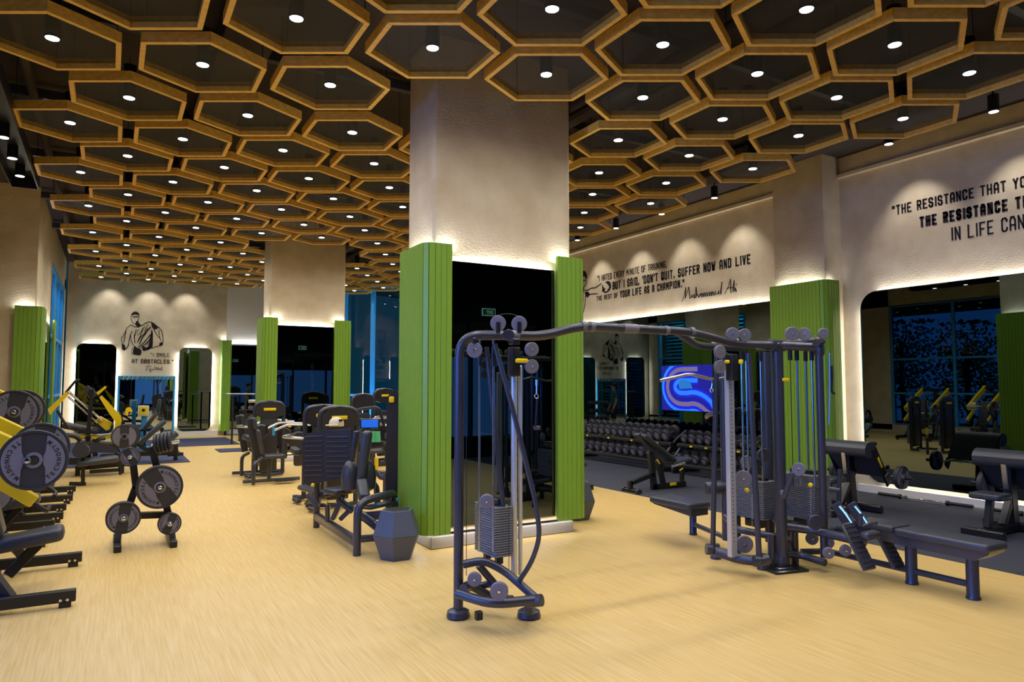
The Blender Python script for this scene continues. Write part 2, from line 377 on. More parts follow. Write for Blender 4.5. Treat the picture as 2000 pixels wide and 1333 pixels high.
# blue daylight through the glazing, plus added lamps for louvres, canopy and mullions
def outdoor_light(c, nrm, sx, sy, power, col=(.16, .42, 1), spread=180):
    o = lamp('AREA', (0, 0, 0), power, col=col, shape='RECTANGLE', size=sx, size_y=sy, spread=math.radians(spread))
    z = -Vector(nrm).normalized(); x = Vector((0, 0, 1)).cross(z).normalized(); y = z.cross(x)
    o.matrix_world = Matrix.Translation(Vector(c)) @ Matrix((x, y, z)).transposed().to_4x4(); o.name = 'outdoor_light'
    return o
outdoor_light((XL-.6, 3.1, 2.8), (1, 0, -.42), 6.6, 3.2, DAY_W*5.0, (.10, .27, 1), 95)
outdoor_light((XL-5.5, 11.0, 2.4), (1, 0, 0), 16, 4.5, DAY_W*2.2, (.05, .30, 1))
outdoor_light((-1.75, 22.2, 4.9), (.3, 0, -1), 4.8, .5, DAY_W)
outdoor_light((-2.0, 22.2, 5.3), (-.7, 0, -1), 6, .4, DAY_W*5, (.08, .75, .9))  # added teal lamp facing outward, brightens the louvre slats
outdoor_light((5.5, YN-1.2, 1.4), (0, 1, -.05), 8, 2.0, DAY_W*.5)
outdoor_light(ga.lerp(gb, .5)+off*5.2+gd*1.0+Vector((0, 0, 2.4)), -off, 11, 5, DAY_W*3, (.04, .55, .8))
outdoor_light(ga.lerp(gb, .5)+off*2.2+Vector((0, 0, 3.6)), Vector((0, 0, 1)), .6, 9, DAY_W*2.2, (.10, .8, .75))  # added uplight below the canopy, tints its underside teal
outdoor_light(ga.lerp(gb, .5)+off*.5+Vector((0, 0, 5.2)), Vector((off.x, off.y, -2.2)), 9, .3, DAY_W*2.2, (.10, .8, .85))  # added lamp shining away from the room onto the louvre screen
o = strip(ga-off*.35+Vector((0, 0, .1)), gb-off*.35+Vector((0, 0, .1)), Vector((off.x*.28, off.y*.28, 1)), 16, .06, (.05, .42, 1)); o.data.spread = math.radians(60)  # added blue uplight that brightens the mullions, not an LED strip of the room

def tree(x, y, h, label):
    t = thing('tree', label, 'tree', (x, y, -.25), 0, 'trees outside the left windows')
    B().tube([(0, 0, 0), (.1, .05, h*.4), (-.05, .1, h*.8)], .09, 8).obj('trunk', 'dark', t)
    b = B(); rr = random.Random(int(y*10))
    for k in range(1300):
        c = Vector((max(-1, min(1, rr.gauss(0, .5))), max(-1.1, min(1.1, rr.gauss(0, .6))), h*.62+max(-1.8, min(1.6, rr.gauss(0, h*.2))))); u = Vector((rr.uniform(-1, 1), rr.uniform(-1, 1), rr.uniform(-1, 1))).normalized()*.09; v = u.orthogonal().normalized()*.05
        b.add([c-u, c+v, c+u, c-v], [(0, 1, 2, 3)])
    b.obj('foliage', 'leaf', t)['kind'] = 'stuff'
for x, y, h in ((-6.0, 8.0, 4.2), (-6.4, 10.7, 4.6), (-5.8, 13.4, 4.2), (-6.5, 16.2, 4.6), (-6.2, 5.2, 4.4)): tree(x, y, h, 'dark leafy tree outside the left windows, seen only in the mirrors')

# ------------------------------------------------------------------ green slatted piers
def offpath(pts, rad, n=5):
    P = [Vector(p) for p in pts]; out = [P[0]]
    for i in range(1, len(P)-1):
        a, b_, c = P[i-1], P[i], P[i+1]; u = (a-b_).normalized(); w_ = (c-b_).normalized()
        for j in range(n+1):
            t = j/n; out.append((b_+u*rad)*(1-t)**2 + b_*2*t*(1-t) + (b_+w_*rad)*t*t)
    out.append(P[-1]); return out
def slats(path, z0, z1, w, parent, rad=.12, th=.03, gap=.0035):
    pp = offpath([Vector((x, y, 0)) for x, y in path], rad, 6)
    cum = [0]
    for i in range(len(pp)-1): cum.append(cum[-1]+(pp[i+1]-pp[i]).length)
    L = cum[-1]; n_ = max(1, round(L/w)); st = L/n_
    def pos(t):
        t = max(0, min(L, t))
        for i in range(len(cum)-1):
            if t <= cum[i+1]+1e-9: return pp[i].lerp(pp[i+1], (t-cum[i])/(cum[i+1]-cum[i]))
        return pp[-1]
    for k in range(n_):
        a = pos(k*st+gap/2); c = pos((k+1)*st-gap/2)
        R = Matrix(((c-a).normalized(), Vector((0, 0, 1)).cross((c-a).normalized()), Vector((0, 0, 1)))).transposed()
        B().rbox((a+c)/2+Vector((0, 0, (z0+z1)/2)), ((c-a).length, th, z1-z0), .0018, 1, R).obj('slat', 'green', parent)
    b = B()
    for k in range(len(pp)-1):
        a, c = pp[k], pp[k+1]; d = (c-a).normalized(); nn = Vector((-d.y, d.x, 0))
        b.prism([(0, 0), (1, 0), (1, 1), (0, 1)], a+Vector((0, 0, z0+.01)), c-a, nn*.03, z1-z0-.02)
    b.obj('backing_panel', 'green', parent)
def pier(nm, x0, x1, y0, y1, ztop=3.18):
    """plaster column with front mirror, green wrapped corners and lit plinth"""
    t = bpy.data.objects.new(nm, None); COL.objects.link(t); t['kind'] = 'structure'
    B().rbox(((x0+x1)/2, (y0+y1)/2, CZ/2+.08), (x1-x0, y1-y0, CZ-.16), .05, 3, er=.002).obj('shaft', 'plaster', t)
    B().rbox(((x0+x1)/2, (y0+y1)/2, .065), (x1-x0+.02, y1-y0+.02, .13), .01).obj('plinth', 'plinth', t)
    g = .12
    slats([(x0-g-.02, y1-.16), (x0-g-.02, y0-g), (x0+.16, y0-g)], .17, ztop, .064, t)
    slats([(x0+.40, y1+.05), (x0+.03, y1+.05)], .17, ztop, .064, t)
    slats([(x1-.28, y0-g), (x1+g, y0-g), (x1+g, y1+.05), (x1-.30, y1+.05)], .17, ztop, .064, t)
    mi = B().rbox(((x0+.16+x1-.28)/2, y0-.055, 1.62), (x1-x0-.44, .02, 2.80), .004).obj('column_mirror', 'mirror')
    return t, mi
pm, mi1 = pier('pillar_main', 2.93, 4.70, 6.74, 7.48)
tag(mi1, 'tall dark tinted mirror on the front of the near column', 'mirror')
pf, mi2 = pier('pillar_far', 3.02, 4.72, 15.95, 16.7)
tag(mi2, 'dark tinted mirror on the front of the far column', 'mirror')
for (x0, x1, y0, y1) in ((2.93, 4.70, 6.74, 7.48), (3.02, 4.72, 15.95, 16.7)):
    strip((x0+.02, y0-.05, 3.12), (x0+.2, y0-.05, 3.12), (0, 0, 1), LED_W*1.6, .04)
    strip((x0-.06, y0+.03, 3.12), (x0-.06, y1-.08, 3.12), (0, 0, 1), LED_W, .04)
    strip((x0+.2, y0-.03, 3.0), (x1-.3, y0-.03, 3.0), (0, 0, 1), LED_W*.8, .03)
    strip((x1-.24, y0-.05, 3.12), (x1-.02, y0-.05, 3.12), (0, 0, 1), LED_W*1.6, .04)
    strip((x1+.05, y0+.03, 3.12), (x1+.05, y1-.08, 3.12), (0, 0, 1), LED_W, .04)
    strip((x0, y0-.05, .20), (x1, y0-.05, .20), (0, 0, -1), LED_W*.22, .04)
    strip((x0-.06, y0, .20), (x0-.06, y1, .20), (0, 0, -1), LED_W*.22, .04)
# pier on the right wall with its wrapped green panel
def wallpier(nm, y0, y1):
    t = bpy.data.objects.new(nm, None); COL.objects.link(t); t['kind'] = 'structure'
    B().rbox((XR-.22, (y0+y1)/2, CZ/2), (.46, y1-y0, CZ), .02, 2, er=.002).obj('shaft', 'plaster', t)
    slats([(9.93, y1), (9.93, y0-.09), (10.26, y0-.09)], .15, 3.40, .066, t)
    strip((9.99, y0+.05, 3.34), (9.99, y1-.05, 3.34), (0, 0, 1), LED_W, .04)
    strip((10.06, y0-.04, 3.34), (10.2, y0-.04, 3.34), (0, 0, 1), LED_W, .04)
wallpier('pillar_right', 7.2, 8.2)
wallpier('pillar_back', -1.2, -.2)
# left pier facing
t = bpy.data.objects.new('pillar_left', None); COL.objects.link(t); t['kind'] = 'structure'
slats([(-1.57, 15.8), (-1.13, 15.8), (-1.13, 16.5)], .15, 3.18, .07, t)
slats([(-1.13, 18.9), (-1.13, 19.5)], .15, 3.18, .07, t)
o = B().rbox((-1.2, 17.7, 1.55), (.03, 2.35, 2.9), .004).obj('side_mirror', 'mirror'); tag(o, 'narrow-looking mirror between green strips on the left pier', 'mirror')
strip((-1.52, 15.86, 3.12), (-1.3, 15.86, 3.12), (0, 0, 1), LED_W*2.2, .04); strip((-1.2, 16.0, 3.1), (-1.2, 19.4, 3.1), (0, 0, 1), LED_W*.6, .03)
# green pier at the far wall, and beside the recess mirror
t = bpy.data.objects.new('pillar_far_wall', None); COL.objects.link(t); t['kind'] = 'structure'
slats([(3.24, 25.9), (3.24, 25.12), (3.55, 25.12), (3.55, 25.9)], .15, 3.2, .078, t, rad=.05)
strip((3.28, 25.2, 3.14), (3.5, 25.2, 3.14), (0, 0, 1), LED_W*2, .04)
o = B().rbox((5.1, YF+.55, 1.62), (3.0, .03, 2.9), .01).obj('recess_mirror', 'mirror'); tag(o, 'wide mirror in the recess right of the green far-wall strip', 'mirror')
strip((3.65, YF+.56, 3.12), (6.5, YF+.56, 3.12), (0, 0, 1), LED_W, .03)
# plinth of far recess
struct(B().rbox((5.1, YF+.45, .08), (3.2, .3, .16), .004), 'baseboard_far', 'white')

# ------------------------------------------------------------------ wall mirrors
def rrect(w, h, r, seg=6):
    out = []
    for k, (qx, qy) in enumerate(((1, 1), (-1, 1), (-1, -1), (1, -1))):
        for j in range(seg+1):
            a = PI/2*k+PI/2*j/seg; out.append((qx*(w/2-r)+r*math.cos(a), qy*(h/2-r)+r*math.sin(a)))
    return out
def backlit(label, c, ux, uy, w, h, r, m_='mirror', led=LED_W, sides='tblr', th=.02, off=.06):
    c = Vector(c); ux = Vector(ux); uy = Vector(uy); nz = ux.cross(uy)
    t = thing('wall_mirror', label, 'mirror', c)
    b = B(); b.prism(rrect(w, h, r), nz*off, ux, uy, th); b.obj('mirror_glass', m_, t)
    b = B(); b.prism(rrect(w-.14, h-.14, max(.02, r-.07)), nz*.0, ux, uy, off-.001); b.obj('mounting_box', 'white', t)
    e = off*.6
    if 't' in sides: strip(c-ux*(w/2-r)+uy*(h/2-.05)+nz*e, c+ux*(w/2-r)+uy*(h/2-.05)+nz*e, uy, led, .03)
    if 'b' in sides: strip(c-ux*(w/2-r)-uy*(h/2-.05)+nz*e, c+ux*(w/2-r)-uy*(h/2-.05)+nz*e, -uy, led*.5, .03)
    if 'l' in sides: strip(c-uy*(h/2-r)-ux*(w/2-.05)+nz*e, c+uy*(h/2-r)-ux*(w/2-.05)+nz*e, -ux, led, .03)
    if 'r' in sides: strip(c-uy*(h/2-r)+ux*(w/2-.05)+nz*e, c+uy*(h/2-r)+ux*(w/2-.05)+nz*e, ux, led, .03)
    return t
Y_ = Vector((0, -1, 0)); Z_ = Vector((0, 0, 1)); X_ = Vector((1, 0, 0))
backlit('huge rounded mirror on the right wall behind the preacher benches', (XR, 3.35, 1.68), Y_, Z_, 7.0, 3.0, .28, led=LED_W*.8)
backlit('long mirror on the right wall behind the dumbbell racks', (XR, 12.25, 1.68), Y_, Z_, 8.0, 3.1, .05, sides='tlr')
backlit('left of the two tall glowing mirrors on the far wall', (-.37, YF, 1.58), X_, Z_, 1.08, 2.8, .2, 'mirror', LED_W*1.3)
backlit('right of the two tall glowing mirrors on the far wall', (2.46, YF, 1.55), X_, Z_, 1.0, 2.75, .2, 'mirror', LED_W*1.3)
struct(B().rbox((XR-.02, 3.4, .06), (.08, 7.2, .12), .004), 'baseboard_right', 'white')
struct(B().rbox((1.05, YF-.03, .09), (4.3, .1, .18), .004), 'baseboard_left', 'white')
# blue framed mirror in the middle of the far wall
t = thing('gym_mirror', 'blue framed square mirror under the golfer picture', 'mirror', (1.05, YF-.05, 0))
for s in (-1, 1): B().rbox((s*.79, 0, 1.0), (.06, .08, 1.85), .008).obj('side_frame', 'blue_paint', t)
B().rbox((0, 0, 1.92), (1.64, .1, .12), .01).obj('top_frame', 'blue_paint', t)
B().rbox((0, .02, .98), (1.52, .02, 1.76), .002).obj('mirror_glass', 'mirror2', t)
for k in range(12): B().cyl((-.7+k*.127, -.06, 1.86), (-.66+k*.127, -.06, 1.98), .03, n=8).obj('hook', 'chrome', t)

# ------------------------------------------------------------------ writing and pictures on the walls
SF = {'A': '00-06-18-38-46-40 03-43', 'B': '00-08-38-47-45-34-04 34-43-41-30-00', 'C': '46-47-38-18-07-01-10-30-41-42', 'D': '00-08-38-47-41-30-00', 'E': '48-08-00-40 04-34', 'F': '48-08-00 04-34', 'G': '46-47-38-18-07-01-10-30-41-44-24',
 'H': '00-08 40-48 04-44', 'I': '20-28', 'L': '08-00-40', 'M': '00-08-23-48-40', 'N': '00-08-40-48', 'O': '10-01-07-18-38-47-41-30-10', 'P': '00-08-38-47-45-34-04', 'Q': '10-01-07-18-38-47-41-30-10 22-40', 'R': '00-08-38-47-45-34-04 24-40',
 'S': '46-47-38-18-07-05-14-34-43-41-30-10-01-02', 'T': '08-48 20-28', 'U': '08-01-10-30-41-48', 'V': '08-20-48', 'W': '08-10-25-30-48', 'X': '00-48 08-40', 'Y': '08-24-48 24-20', '.': '20-21', ',': '21-1~', "'": '28-26', '"': '18-16 38-36'}
def stroke_text(b, txt, o, ux, h, width, w):
    """condensed stencil capitals drawn as flat strokes: h cap height, w stroke width"""
    adv = {'I': .55, '.': .5, ',': .5, "'": .5, '"': .8, ' ': .75, 'M': 1.15, 'W': 1.2}
    tot = sum(adv.get(c, 1) for c in txt)-.22; u = width/tot; cw = u*.78; x = 0; o = Vector(o)
    for c in txt:
        a = adv.get(c, 1); off = -(1-a)*u*.5*.8 if a < 1 else 0
        sc_ = cw*(a if a > 1 else 1)
        for st in SF.get(c, '').split():
            P = [(x+off+int(q[0])/4*(sc_-w)+w/2, (-1 if q[1] == '~' else int(q[1]))/8*(h-w)+w/2) for q in st.split('-')]
            for i in range(len(P)-1):
                p, q = Vector(P[i]), Vector(P[i+1]); d = (q-p).normalized(); nn = Vector((-d.y, d.x))*w/2; p = p-d*w*.42; q = q+d*w*.42
                b.prism([tuple(p-nn), tuple(q-nn), tuple(q+nn), tuple(p+nn)], o, ux, Z_, .005)
        x += a*u
def wtext(name, label, rows, x=None, y=None):
    t = thing(name, label, 'lettering')
    for (txt, p, hgt, width, w_, cap) in rows:
        b = B(); ux, o = (Vector((0, -1, 0)), Vector((XR-.0045, p[0], p[1]))) if x else (Vector((1, 0, 0)), Vector((p[0], YF-.0045, p[1])))
        stroke_text(b, txt, o, ux, hgt, width, w_)
        b.obj('text_line', 'ink', t)['kind'] = 'stuff'
    return t
def script(name, label, segs, o, ux, sx, sy, w):
    b = B(); o = Vector(o)
    for st in segs:
        P = [Vector((a_*sx, b_*sy, 0)) for a_, b_ in st]; P = offpath(P, min(sx, sy)*.035, 3) if len(P) > 2 else P
        for i in range(len(P)-1):
            p, q = P[i], P[i+1]
            if (q-p).length < 1e-5: continue
            d = (q-p).normalized(); nn = Vector((-d.y, d.x, 0))*w/2*(1.5 if d.y < -.3 else .8); p = p-d*w*.3; q = q+d*w*.3
            b.prism([(p-nn)[:2], (q-nn)[:2], (q+nn)[:2], (p+nn)[:2]], o, ux, Z_, .004)
    return tag(b.obj(name, 'ink'), label, 'lettering')
def loops(x0, n_, h=.3, wd=.055):
    out = []
    for k in range(n_): out += [(x0+k*wd, .0), (x0+(k+.35)*wd, h), (x0+(k+.7)*wd, h*.9), (x0+(k+.75)*wd, 0)]
    return out
wtext('wall_quote', 'two dark lines I SMILE AT OBSTACLES on the far wall', [('"I SMILE', (1.12, 2.60), .13, .56, .015, 0), ('AT OBSTACLES."', (.60, 2.385), .135, 1.20, .021, 0)], y=1)
wtext('wall_quote', 'three-line training quote above the dumbbell mirror', [
    ('"I HATED EVERY MINUTE OF TRAINING,', (13.9, 4.27), .15, 2.5, .015, 0),
    ("BUT I SAID, 'DON'T QUIT. SUFFER NOW AND LIVE", (13.3, 4.0), .19, 4.2, .029, 0),
    ('THE REST OF', (13.95, 3.79), .12, .85, .016, 0), ('YOUR LIFE AS A CHAMPION."', (13.02, 3.77), .17, 2.15, .026, 0)], x=1)
wtext('wall_quote', 'resistance quote cut off by the right picture edge', [
    ('"THE RESISTANCE THAT YOU FIGHT', (6.32, 4.335), .15, 2.38, .021, 0),
    ('THE RESISTANCE THAT YOU FIGHT', (5.90, 4.06), .165, 2.45, .032, 0),
    ('IN LIFE CAN ONLY BUILD', (5.46, 3.78), .195, 1.95, .020, 0)], x=1)
script('signature', 'handwritten signature right of the champion quote', [
    [(0, -.1), (.04, .2), (.08, 1.0), (.07, .1), (.14, 1.0), (.15, .5), (.16, 0), (.2, .3), (.2, .05), (.24, .3), (.24, 0)],
    [(.25, 0), (.28, .9), (.29, .4), (.27, 0), (.30, .3), (.33, 0), (.36, .3), (.34, .05), (.38, .3), (.38, 0)], [(.39, 0)]+loops(.39, 3, .3, .035)+loops(.50, 3, .3, .035), [(.61, .1), (.64, .3), (.62, .02), (.67, .1), (.70, .3), (.68, .05), (.72, .1), (.75, .95), (.73, 0)],
    [(.80, 0), (.86, .5), (.90, 1.05), (.90, .0)], [(.83, .38), (.93, .42)], [(.92, 0), (.96, .9), (.95, 0), (.98, .35), (.985, 0), (1.0, .1)], [(.99, .55), (1.0, .6)]], (XR-.0045, 10.95, 3.50), Y_, 1.5, .26, .014)
script('signature', 'handwritten signature under the far wall quote', [
    [(0, .8), (.2, 1.0), (.35, .8)], [(.15, .9), (.1, .3), (.05, -.2)], [(.2, .3), (.24, 0), (.3, .4), (.34, -.3), (.28, -.4), (.4, .3), (.42, .05), (.47, .3), (.5, 0)],
    [(.56, .9), (.6, 0), (.68, .7), (.72, 0), (.8, 1.0)], [(.78, .2), (.8, .4), (.84, .1), (.88, .4), (.9, .1), (.98, .9), (.95, 0), (1.02, .1), (1.05, .3)]], (.98, YF-.0045, 2.17), X_, .5, .14, .010)
def art(name, label, polys, org, s, x=None, ky=1.0):
    b = B(); polys = [(p[0], p[1], [(u, v*ky) for u, v in p[2]]) if p[0] == 'l' else [(u, v*ky) for u, v in p] for p in polys]
    for poly in polys:
        if poly[0] == 'l':
            pts = poly[2]; w_ = poly[1]
            for k in range(len(pts)-1):
                a = Vector(pts[k]); c = Vector(pts[k+1]); d = (c-a).normalized(); nn = Vector((-d.y, d.x))*w_/2; a = a-d*w_*.3; c = c+d*w_*.3
                q = [a-nn, c-nn*.7, c+nn*.7, a+nn]
                q = [(v.x*s, -v.y*s) for v in q]
                if (q[1][0]-q[0][0])*(q[2][1]-q[0][1])-(q[1][1]-q[0][1])*(q[2][0]-q[0][0]) < 0: q.reverse()
                b.prism(q, org, Y_ if x else X_, Z_, .004)
        else:
            q = [(u*s, -v*s) for u, v in poly]
            ar = sum(q[i][0]*q[(i+1) % len(q)][1]-q[(i+1) % len(q)][0]*q[i][1] for i in range(len(q)))
            if ar < 0: q.reverse()
            b.prism(q, org, Y_ if x else X_, Z_, .004)
    return tag(b.obj(name, 'ink'), label, 'mural')
golf = [
 [(62,18),(70,6),(86,0),(102,4),(110,14),(112,28),(100,22),(86,20),(72,22),(64,30)],
 ('l',4,[(62,18),(58,34),(60,52),(66,66),(76,80),(90,84)]), ('l',4,[(110,16),(112,34),(108,52),(100,66)]), ('l',7,[(70,34),(82,38),(94,34),(106,36)]),
 [(92,66),(106,60),(112,76),(130,92),(112,104),(96,98),(88,84)],
 ('l',5,[(60,90),(36,110),(20,150),(8,176)]), ('l',4,[(4,170),(0,190),(8,206),(14,226)]),
 [(6,214),(24,222),(34,250),(22,262),(8,252),(6,232)], ('l',6,[(34,250),(48,226),(52,196),(58,160),(70,130)]),
 ('l',5,[(60,90),(84,102),(112,104)]), ('l',6,[(130,92),(150,78),(170,66),(196,66)]),
 [(192,64),(210,72),(240,96),(232,112),(212,116),(196,96)], ('l',6,[(240,96),(262,120),(272,150),(276,190),(270,210)]), ('l',5,[(212,116),(232,150),(250,170)]),
 [(252,204),(270,196),(276,214),(262,226),(250,222)], ('l',5,[(252,222),(226,230),(206,240)]),
 [(196,110),(206,140),(208,200),(206,236),(190,244),(170,250),(180,214),(190,168)],
 ('l',8,[(188,100),(160,140),(136,176),(120,216)]), ('l',7,[(170,110),(146,150),(120,176),(106,206)]), ('l',8,[(190,150),(160,190),(136,220),(110,236)]), ('l',7,[(182,190),(150,222),(120,246)]),
 ('l',5,[(150,96),(124,136),(104,160)]), ('l',4,[(112,116),(94,150),(82,176)]),
 [(88,226),(106,240),(130,250),(136,268),(128,290),(96,288),(78,282),(80,254)],
 [(140,228),(170,236),(200,236),(180,252),(150,262),(138,252)], ('l',4,[(76,240),(70,270),(76,284)]), ('l',5,[(60,160),(66,196),(84,232)]), ('l',6,[(96,120),(84,160),(90,210)]), ('l',7,[(140,110),(128,150),(112,190)]), ('l',6,[(200,130),(186,180),(166,220)]), ('l',5,[(172,84),(160,104),(150,130)]), ('l',6,[(30,130),(24,170),(18,206)]), ('l',5,[(244,120),(250,160),(262,190)])]
art('golfer_mural', 'dark line drawing of a golfer in a cap on the far wall', golf, Vector((.28, YF-.004, 4.05)), 1.26/290, ky=1.12)
box = [
 [(6,30),(14,8),(40,0),(66,8),(80,30),(84,56),(70,60),(60,44),(40,40),(22,48),(10,60)],
 [(4,60),(20,58),(24,80),(14,100),(4,90)], ('l',6,[(70,60),(78,84),(66,104),(44,112)]), ('l',7,[(34,70),(50,66),(62,74)]),
 ('l',7,[(44,112),(40,132),(80,140),(130,130),(180,132),(236,112)]), ('l',7,[(60,150),(110,168),(150,170),(200,176)]),
 [(60,150),(96,150),(112,172),(92,190),(66,178)], [(246,118),(262,140),(280,152),(268,170),(250,158)], [(280,110),(310,104),(336,120),(340,150),(322,170),(300,168),(322,146),(306,126)],
 ('l',10,[(250,160),(282,176),(310,170)]), ('l',8,[(40,132),(30,180),(12,220),(4,270)]), [(20,150),(36,150),(40,200),(24,230),(10,240)], ('l',6,[(66,178),(60,230),(40,280),(20,300)])]
art('boxer_mural', 'dark line drawing of a boxer on the right wall', box, Vector((XR-.004, 14.66, 4.64)), 1.30/340, x=1)

# ------------------------------------------------------------------ hexagon ceiling
HEX = [(-0.3, 23.22), (-0.33, 21.06), (0.32, 22.1), (0.9, 23.07), (-0.37, 18.76), (0.25, 19.86), (0.88, 20.88), (1.52, 21.97), (2.11, 22.78), (-0.39, 16.44), (0.24, 17.58), (0.86, 18.63), (1.49, 19.75), (2.09, 20.76), (2.71, 21.73), (3.32, 22.69), (-0.41, 14.01), (0.19, 14.98), (0.81, 16.26), (1.45, 17.49), (2.06, 18.49), (2.67, 19.52), (3.29, 20.64), (3.9, 21.58), (4.54, 22.68), (-0.46, 11.83), (0.17, 12.86), (0.78, 13.88), (1.39, 14.94), (2.01, 16.21), (2.65, 17.34), (3.25, 18.3), (3.89, 19.44), (4.51, 20.51), (5.13, 21.54), (5.74, 22.52), (-0.5, 9.63), (0.12, 10.66), (0.75, 11.7), (1.36, 12.72), (1.97, 13.73), (2.61, 14.8), (3.86, 17.21), (4.43, 18.13), (5.05, 19.13), (5.68, 20.23), (6.3, 21.33), (6.92, 22.42), (-0.54, 7.32), (0.09, 8.46), (0.71, 9.57), (1.33, 10.54), (1.95, 11.56), (2.55, 12.6), (3.18, 13.6), (3.79, 14.61), (5.64, 18.06), (6.25, 19.05), (6.9, 20.07), (7.51, 21.26), (-0.56, 4.98), (0.06, 6.08), (0.69, 7.21), (1.29, 8.34), (1.9, 9.37), (2.51, 10.48), (3.15, 11.43), (3.76, 12.51), (4.36, 13.48), (5.01, 14.6), (5.61, 15.76), (6.23, 16.94), (6.84, 17.97), (7.47, 18.99), (8.09, 20.08), (-0.58, 2.66), (0.04, 3.69), (0.66, 4.83), (1.28, 5.88), (1.89, 7.05), (2.5, 8.27), (3.13, 9.3), (3.73, 10.33), (4.35, 11.36), (4.95, 12.4), (5.58, 13.46), (6.2, 14.54), (6.82, 15.69), (7.43, 16.82), (8.05, 17.9), (0.02, 1.5), (0.63, 2.59), (1.25, 3.62), (1.87, 4.72), (2.49, 5.78), (3.71, 8.14), (4.33, 9.23), (4.94, 10.26), (5.54, 11.33), (6.16, 12.32), (6.79, 13.38), (7.41, 14.53), (8.03, 15.62), (1.23, 1.48), (1.85, 2.57), (2.46, 3.58), (3.08, 4.67), (3.7, 5.72), (4.9, 8.05), (5.51, 9.14), (6.13, 10.15), (6.74, 11.24), (7.36, 12.31), (8.0, 13.34), (2.44, 1.41), (3.07, 2.5), (3.68, 3.59), (4.29, 4.67), (4.91, 5.67), (5.51, 6.84), (6.13, 8.06), (6.74, 9.04), (7.34, 10.1), (7.97, 11.1), (3.67, 1.42), (4.29, 2.51), (4.91, 3.62), (5.52, 4.65), (6.13, 5.68), (6.72, 6.83), (7.34, 7.96), (7.95, 9.01), (4.9, 1.42), (5.52, 2.51), (6.13, 3.61), (6.73, 4.62), (7.36, 5.59), (7.93, 6.8), (6.11, 1.35), (6.73, 2.44), (7.34, 3.58), (7.94, 4.61), (7.32, 1.28), (7.94, 2.38)]
HZ = 4.76; FR = .625
def hexring(rad, rot=PI/2): return [(rad*math.cos(rot+PI/3*k+PI/6*0), rad*math.sin(rot+PI/3*k)) for k in range(6)]
b = B()
outer = hexring(FR); inner = hexring(FR-.052)
vs = [(x, y, 0) for x, y in outer]+[(x, y, 0) for x, y in inner]+[(x, y, .10) for x, y in inner]+[(x, y, .10) for x, y in outer]
fs = []
for k in range(6):
    j = (k+1) % 6
    for r0, r1 in ((0, 1), (1, 2), (2, 3), (3, 0)): fs.append((r0*6+k, r1*6+k, r1*6+j, r0*6+j))
HB = []
for k in range(6):   # six boards, mitred
    j = (k+1) % 6; bb = B(); g_ = .0012
    v8 = [Vector(outer[k]), Vector(outer[j]), Vector(inner[j]), Vector(inner[k])]
    mid = (v8[0]+v8[1])/2; v8 = [v+(mid-v).normalized()*g_ for v in v8]
    bb.add([(v.x, v.y, 0) for v in v8]+[(v.x, v.y, .10) for v in v8], [(3, 2, 1, 0), (4, 5, 6, 7), (0, 1, 5, 4), (1, 2, 6, 5), (2, 3, 7, 6), (3, 0, 4, 7)])
    HB.append(bb.mesh('board', 'wood'))
HM = B().add([(x, y, .052) for x, y in inner], [tuple(range(6))]).mesh('wire_mesh', 'mesh')
b = B(); 
for k in (0, 2, 4): b.cyl((outer[k][0]*.93, outer[k][1]*.93, .1), (outer[k][0]*.93, outer[k][1]*.93, CZ-HZ), .004, n=5)
HR = b.mesh('hanger', 'blackmetal')
CAN = B().lathe((0, 0, 0), (0, 0, 1), [(.05, .005), (.062, .0), (.064, .01), (.064, .36)], 16).mesh('can', 'blackmetal')
LEN = B().lathe((0, 0, -.002), (0, 0, 1), [(.054, 0), (.054, .004)], 16).mesh('lens', 'lens')
LD = bpy.data.lights.new('downlight_lamp', 'SPOT'); LD.energy = DOWN_W; LD.spot_size = math.radians(158); LD.spot_blend = 1.0; LD.color = (1, .955, .90); LD.shadow_soft_size = .05
def link(name, data, parent, loc=(0, 0, 0)):
    o = bpy.data.objects.new(name, data); COL.objects.link(o); o.parent = parent; o.location = loc; return o
ORD = ['first', 'second', 'third', 'fourth', 'fifth', 'sixth', 'seventh', 'eighth', 'ninth', 'tenth', 'eleventh', 'twelfth', 'thirteenth', 'fourteenth', 'fifteenth', 'sixteenth']
info = {}; rows = {}
for (x, y) in HEX:
    d = x*.5+y*.866; px = 1000+1360*(x*.866-y*.5)/max(d, .1); py = 752-1360*3.06/max(d, .1)
    if d > 3 and -60 < px < 2060 and py > -60: rows.setdefault(round((d-.3)/.615), []).append((px, (x, y)))
for r_, k in enumerate(sorted(rows)):
    for c_, (px, q) in enumerate(sorted(rows[k])): info[q] = (r_, c_, px)
for (x, y) in HEX:
    if (x, y) in info and info[(x, y)][0] < 16:
        r_, c_, px = info[(x, y)]; w_ = '%s row from the camera, %s from left' % (ORD[r_], ORD[c_]); g = 'near and middle ceiling'
    elif (x, y) in info: g = w_ = 'distant ceiling, '+('left of' if info[(x, y)][2] < 515 else 'right of')+' the far column'
    else: g = w_ = 'edge of the ceiling beyond the picture'
    t = thing('hexagon_panel', 'oak hexagon ceiling frame, '+w_, 'ceiling panel', (x, y, HZ), 0, 'hexagon frames, '+g)
    for k in range(6): link('board', HB[k], t)
    link('wire_mesh', HM, t); o = link('hanger', HR, t); o['kind'] = 'stuff'
    t = thing('downlight', 'black can downlight in hexagon, '+w_, 'downlight', (x, y, HZ+.045), 0, 'hexagon downlights, '+g)
    link('can', CAN, t); link('lens', LEN, t)
    lo = link('downlight_lamp', LD, t, (0, 0, -.012))
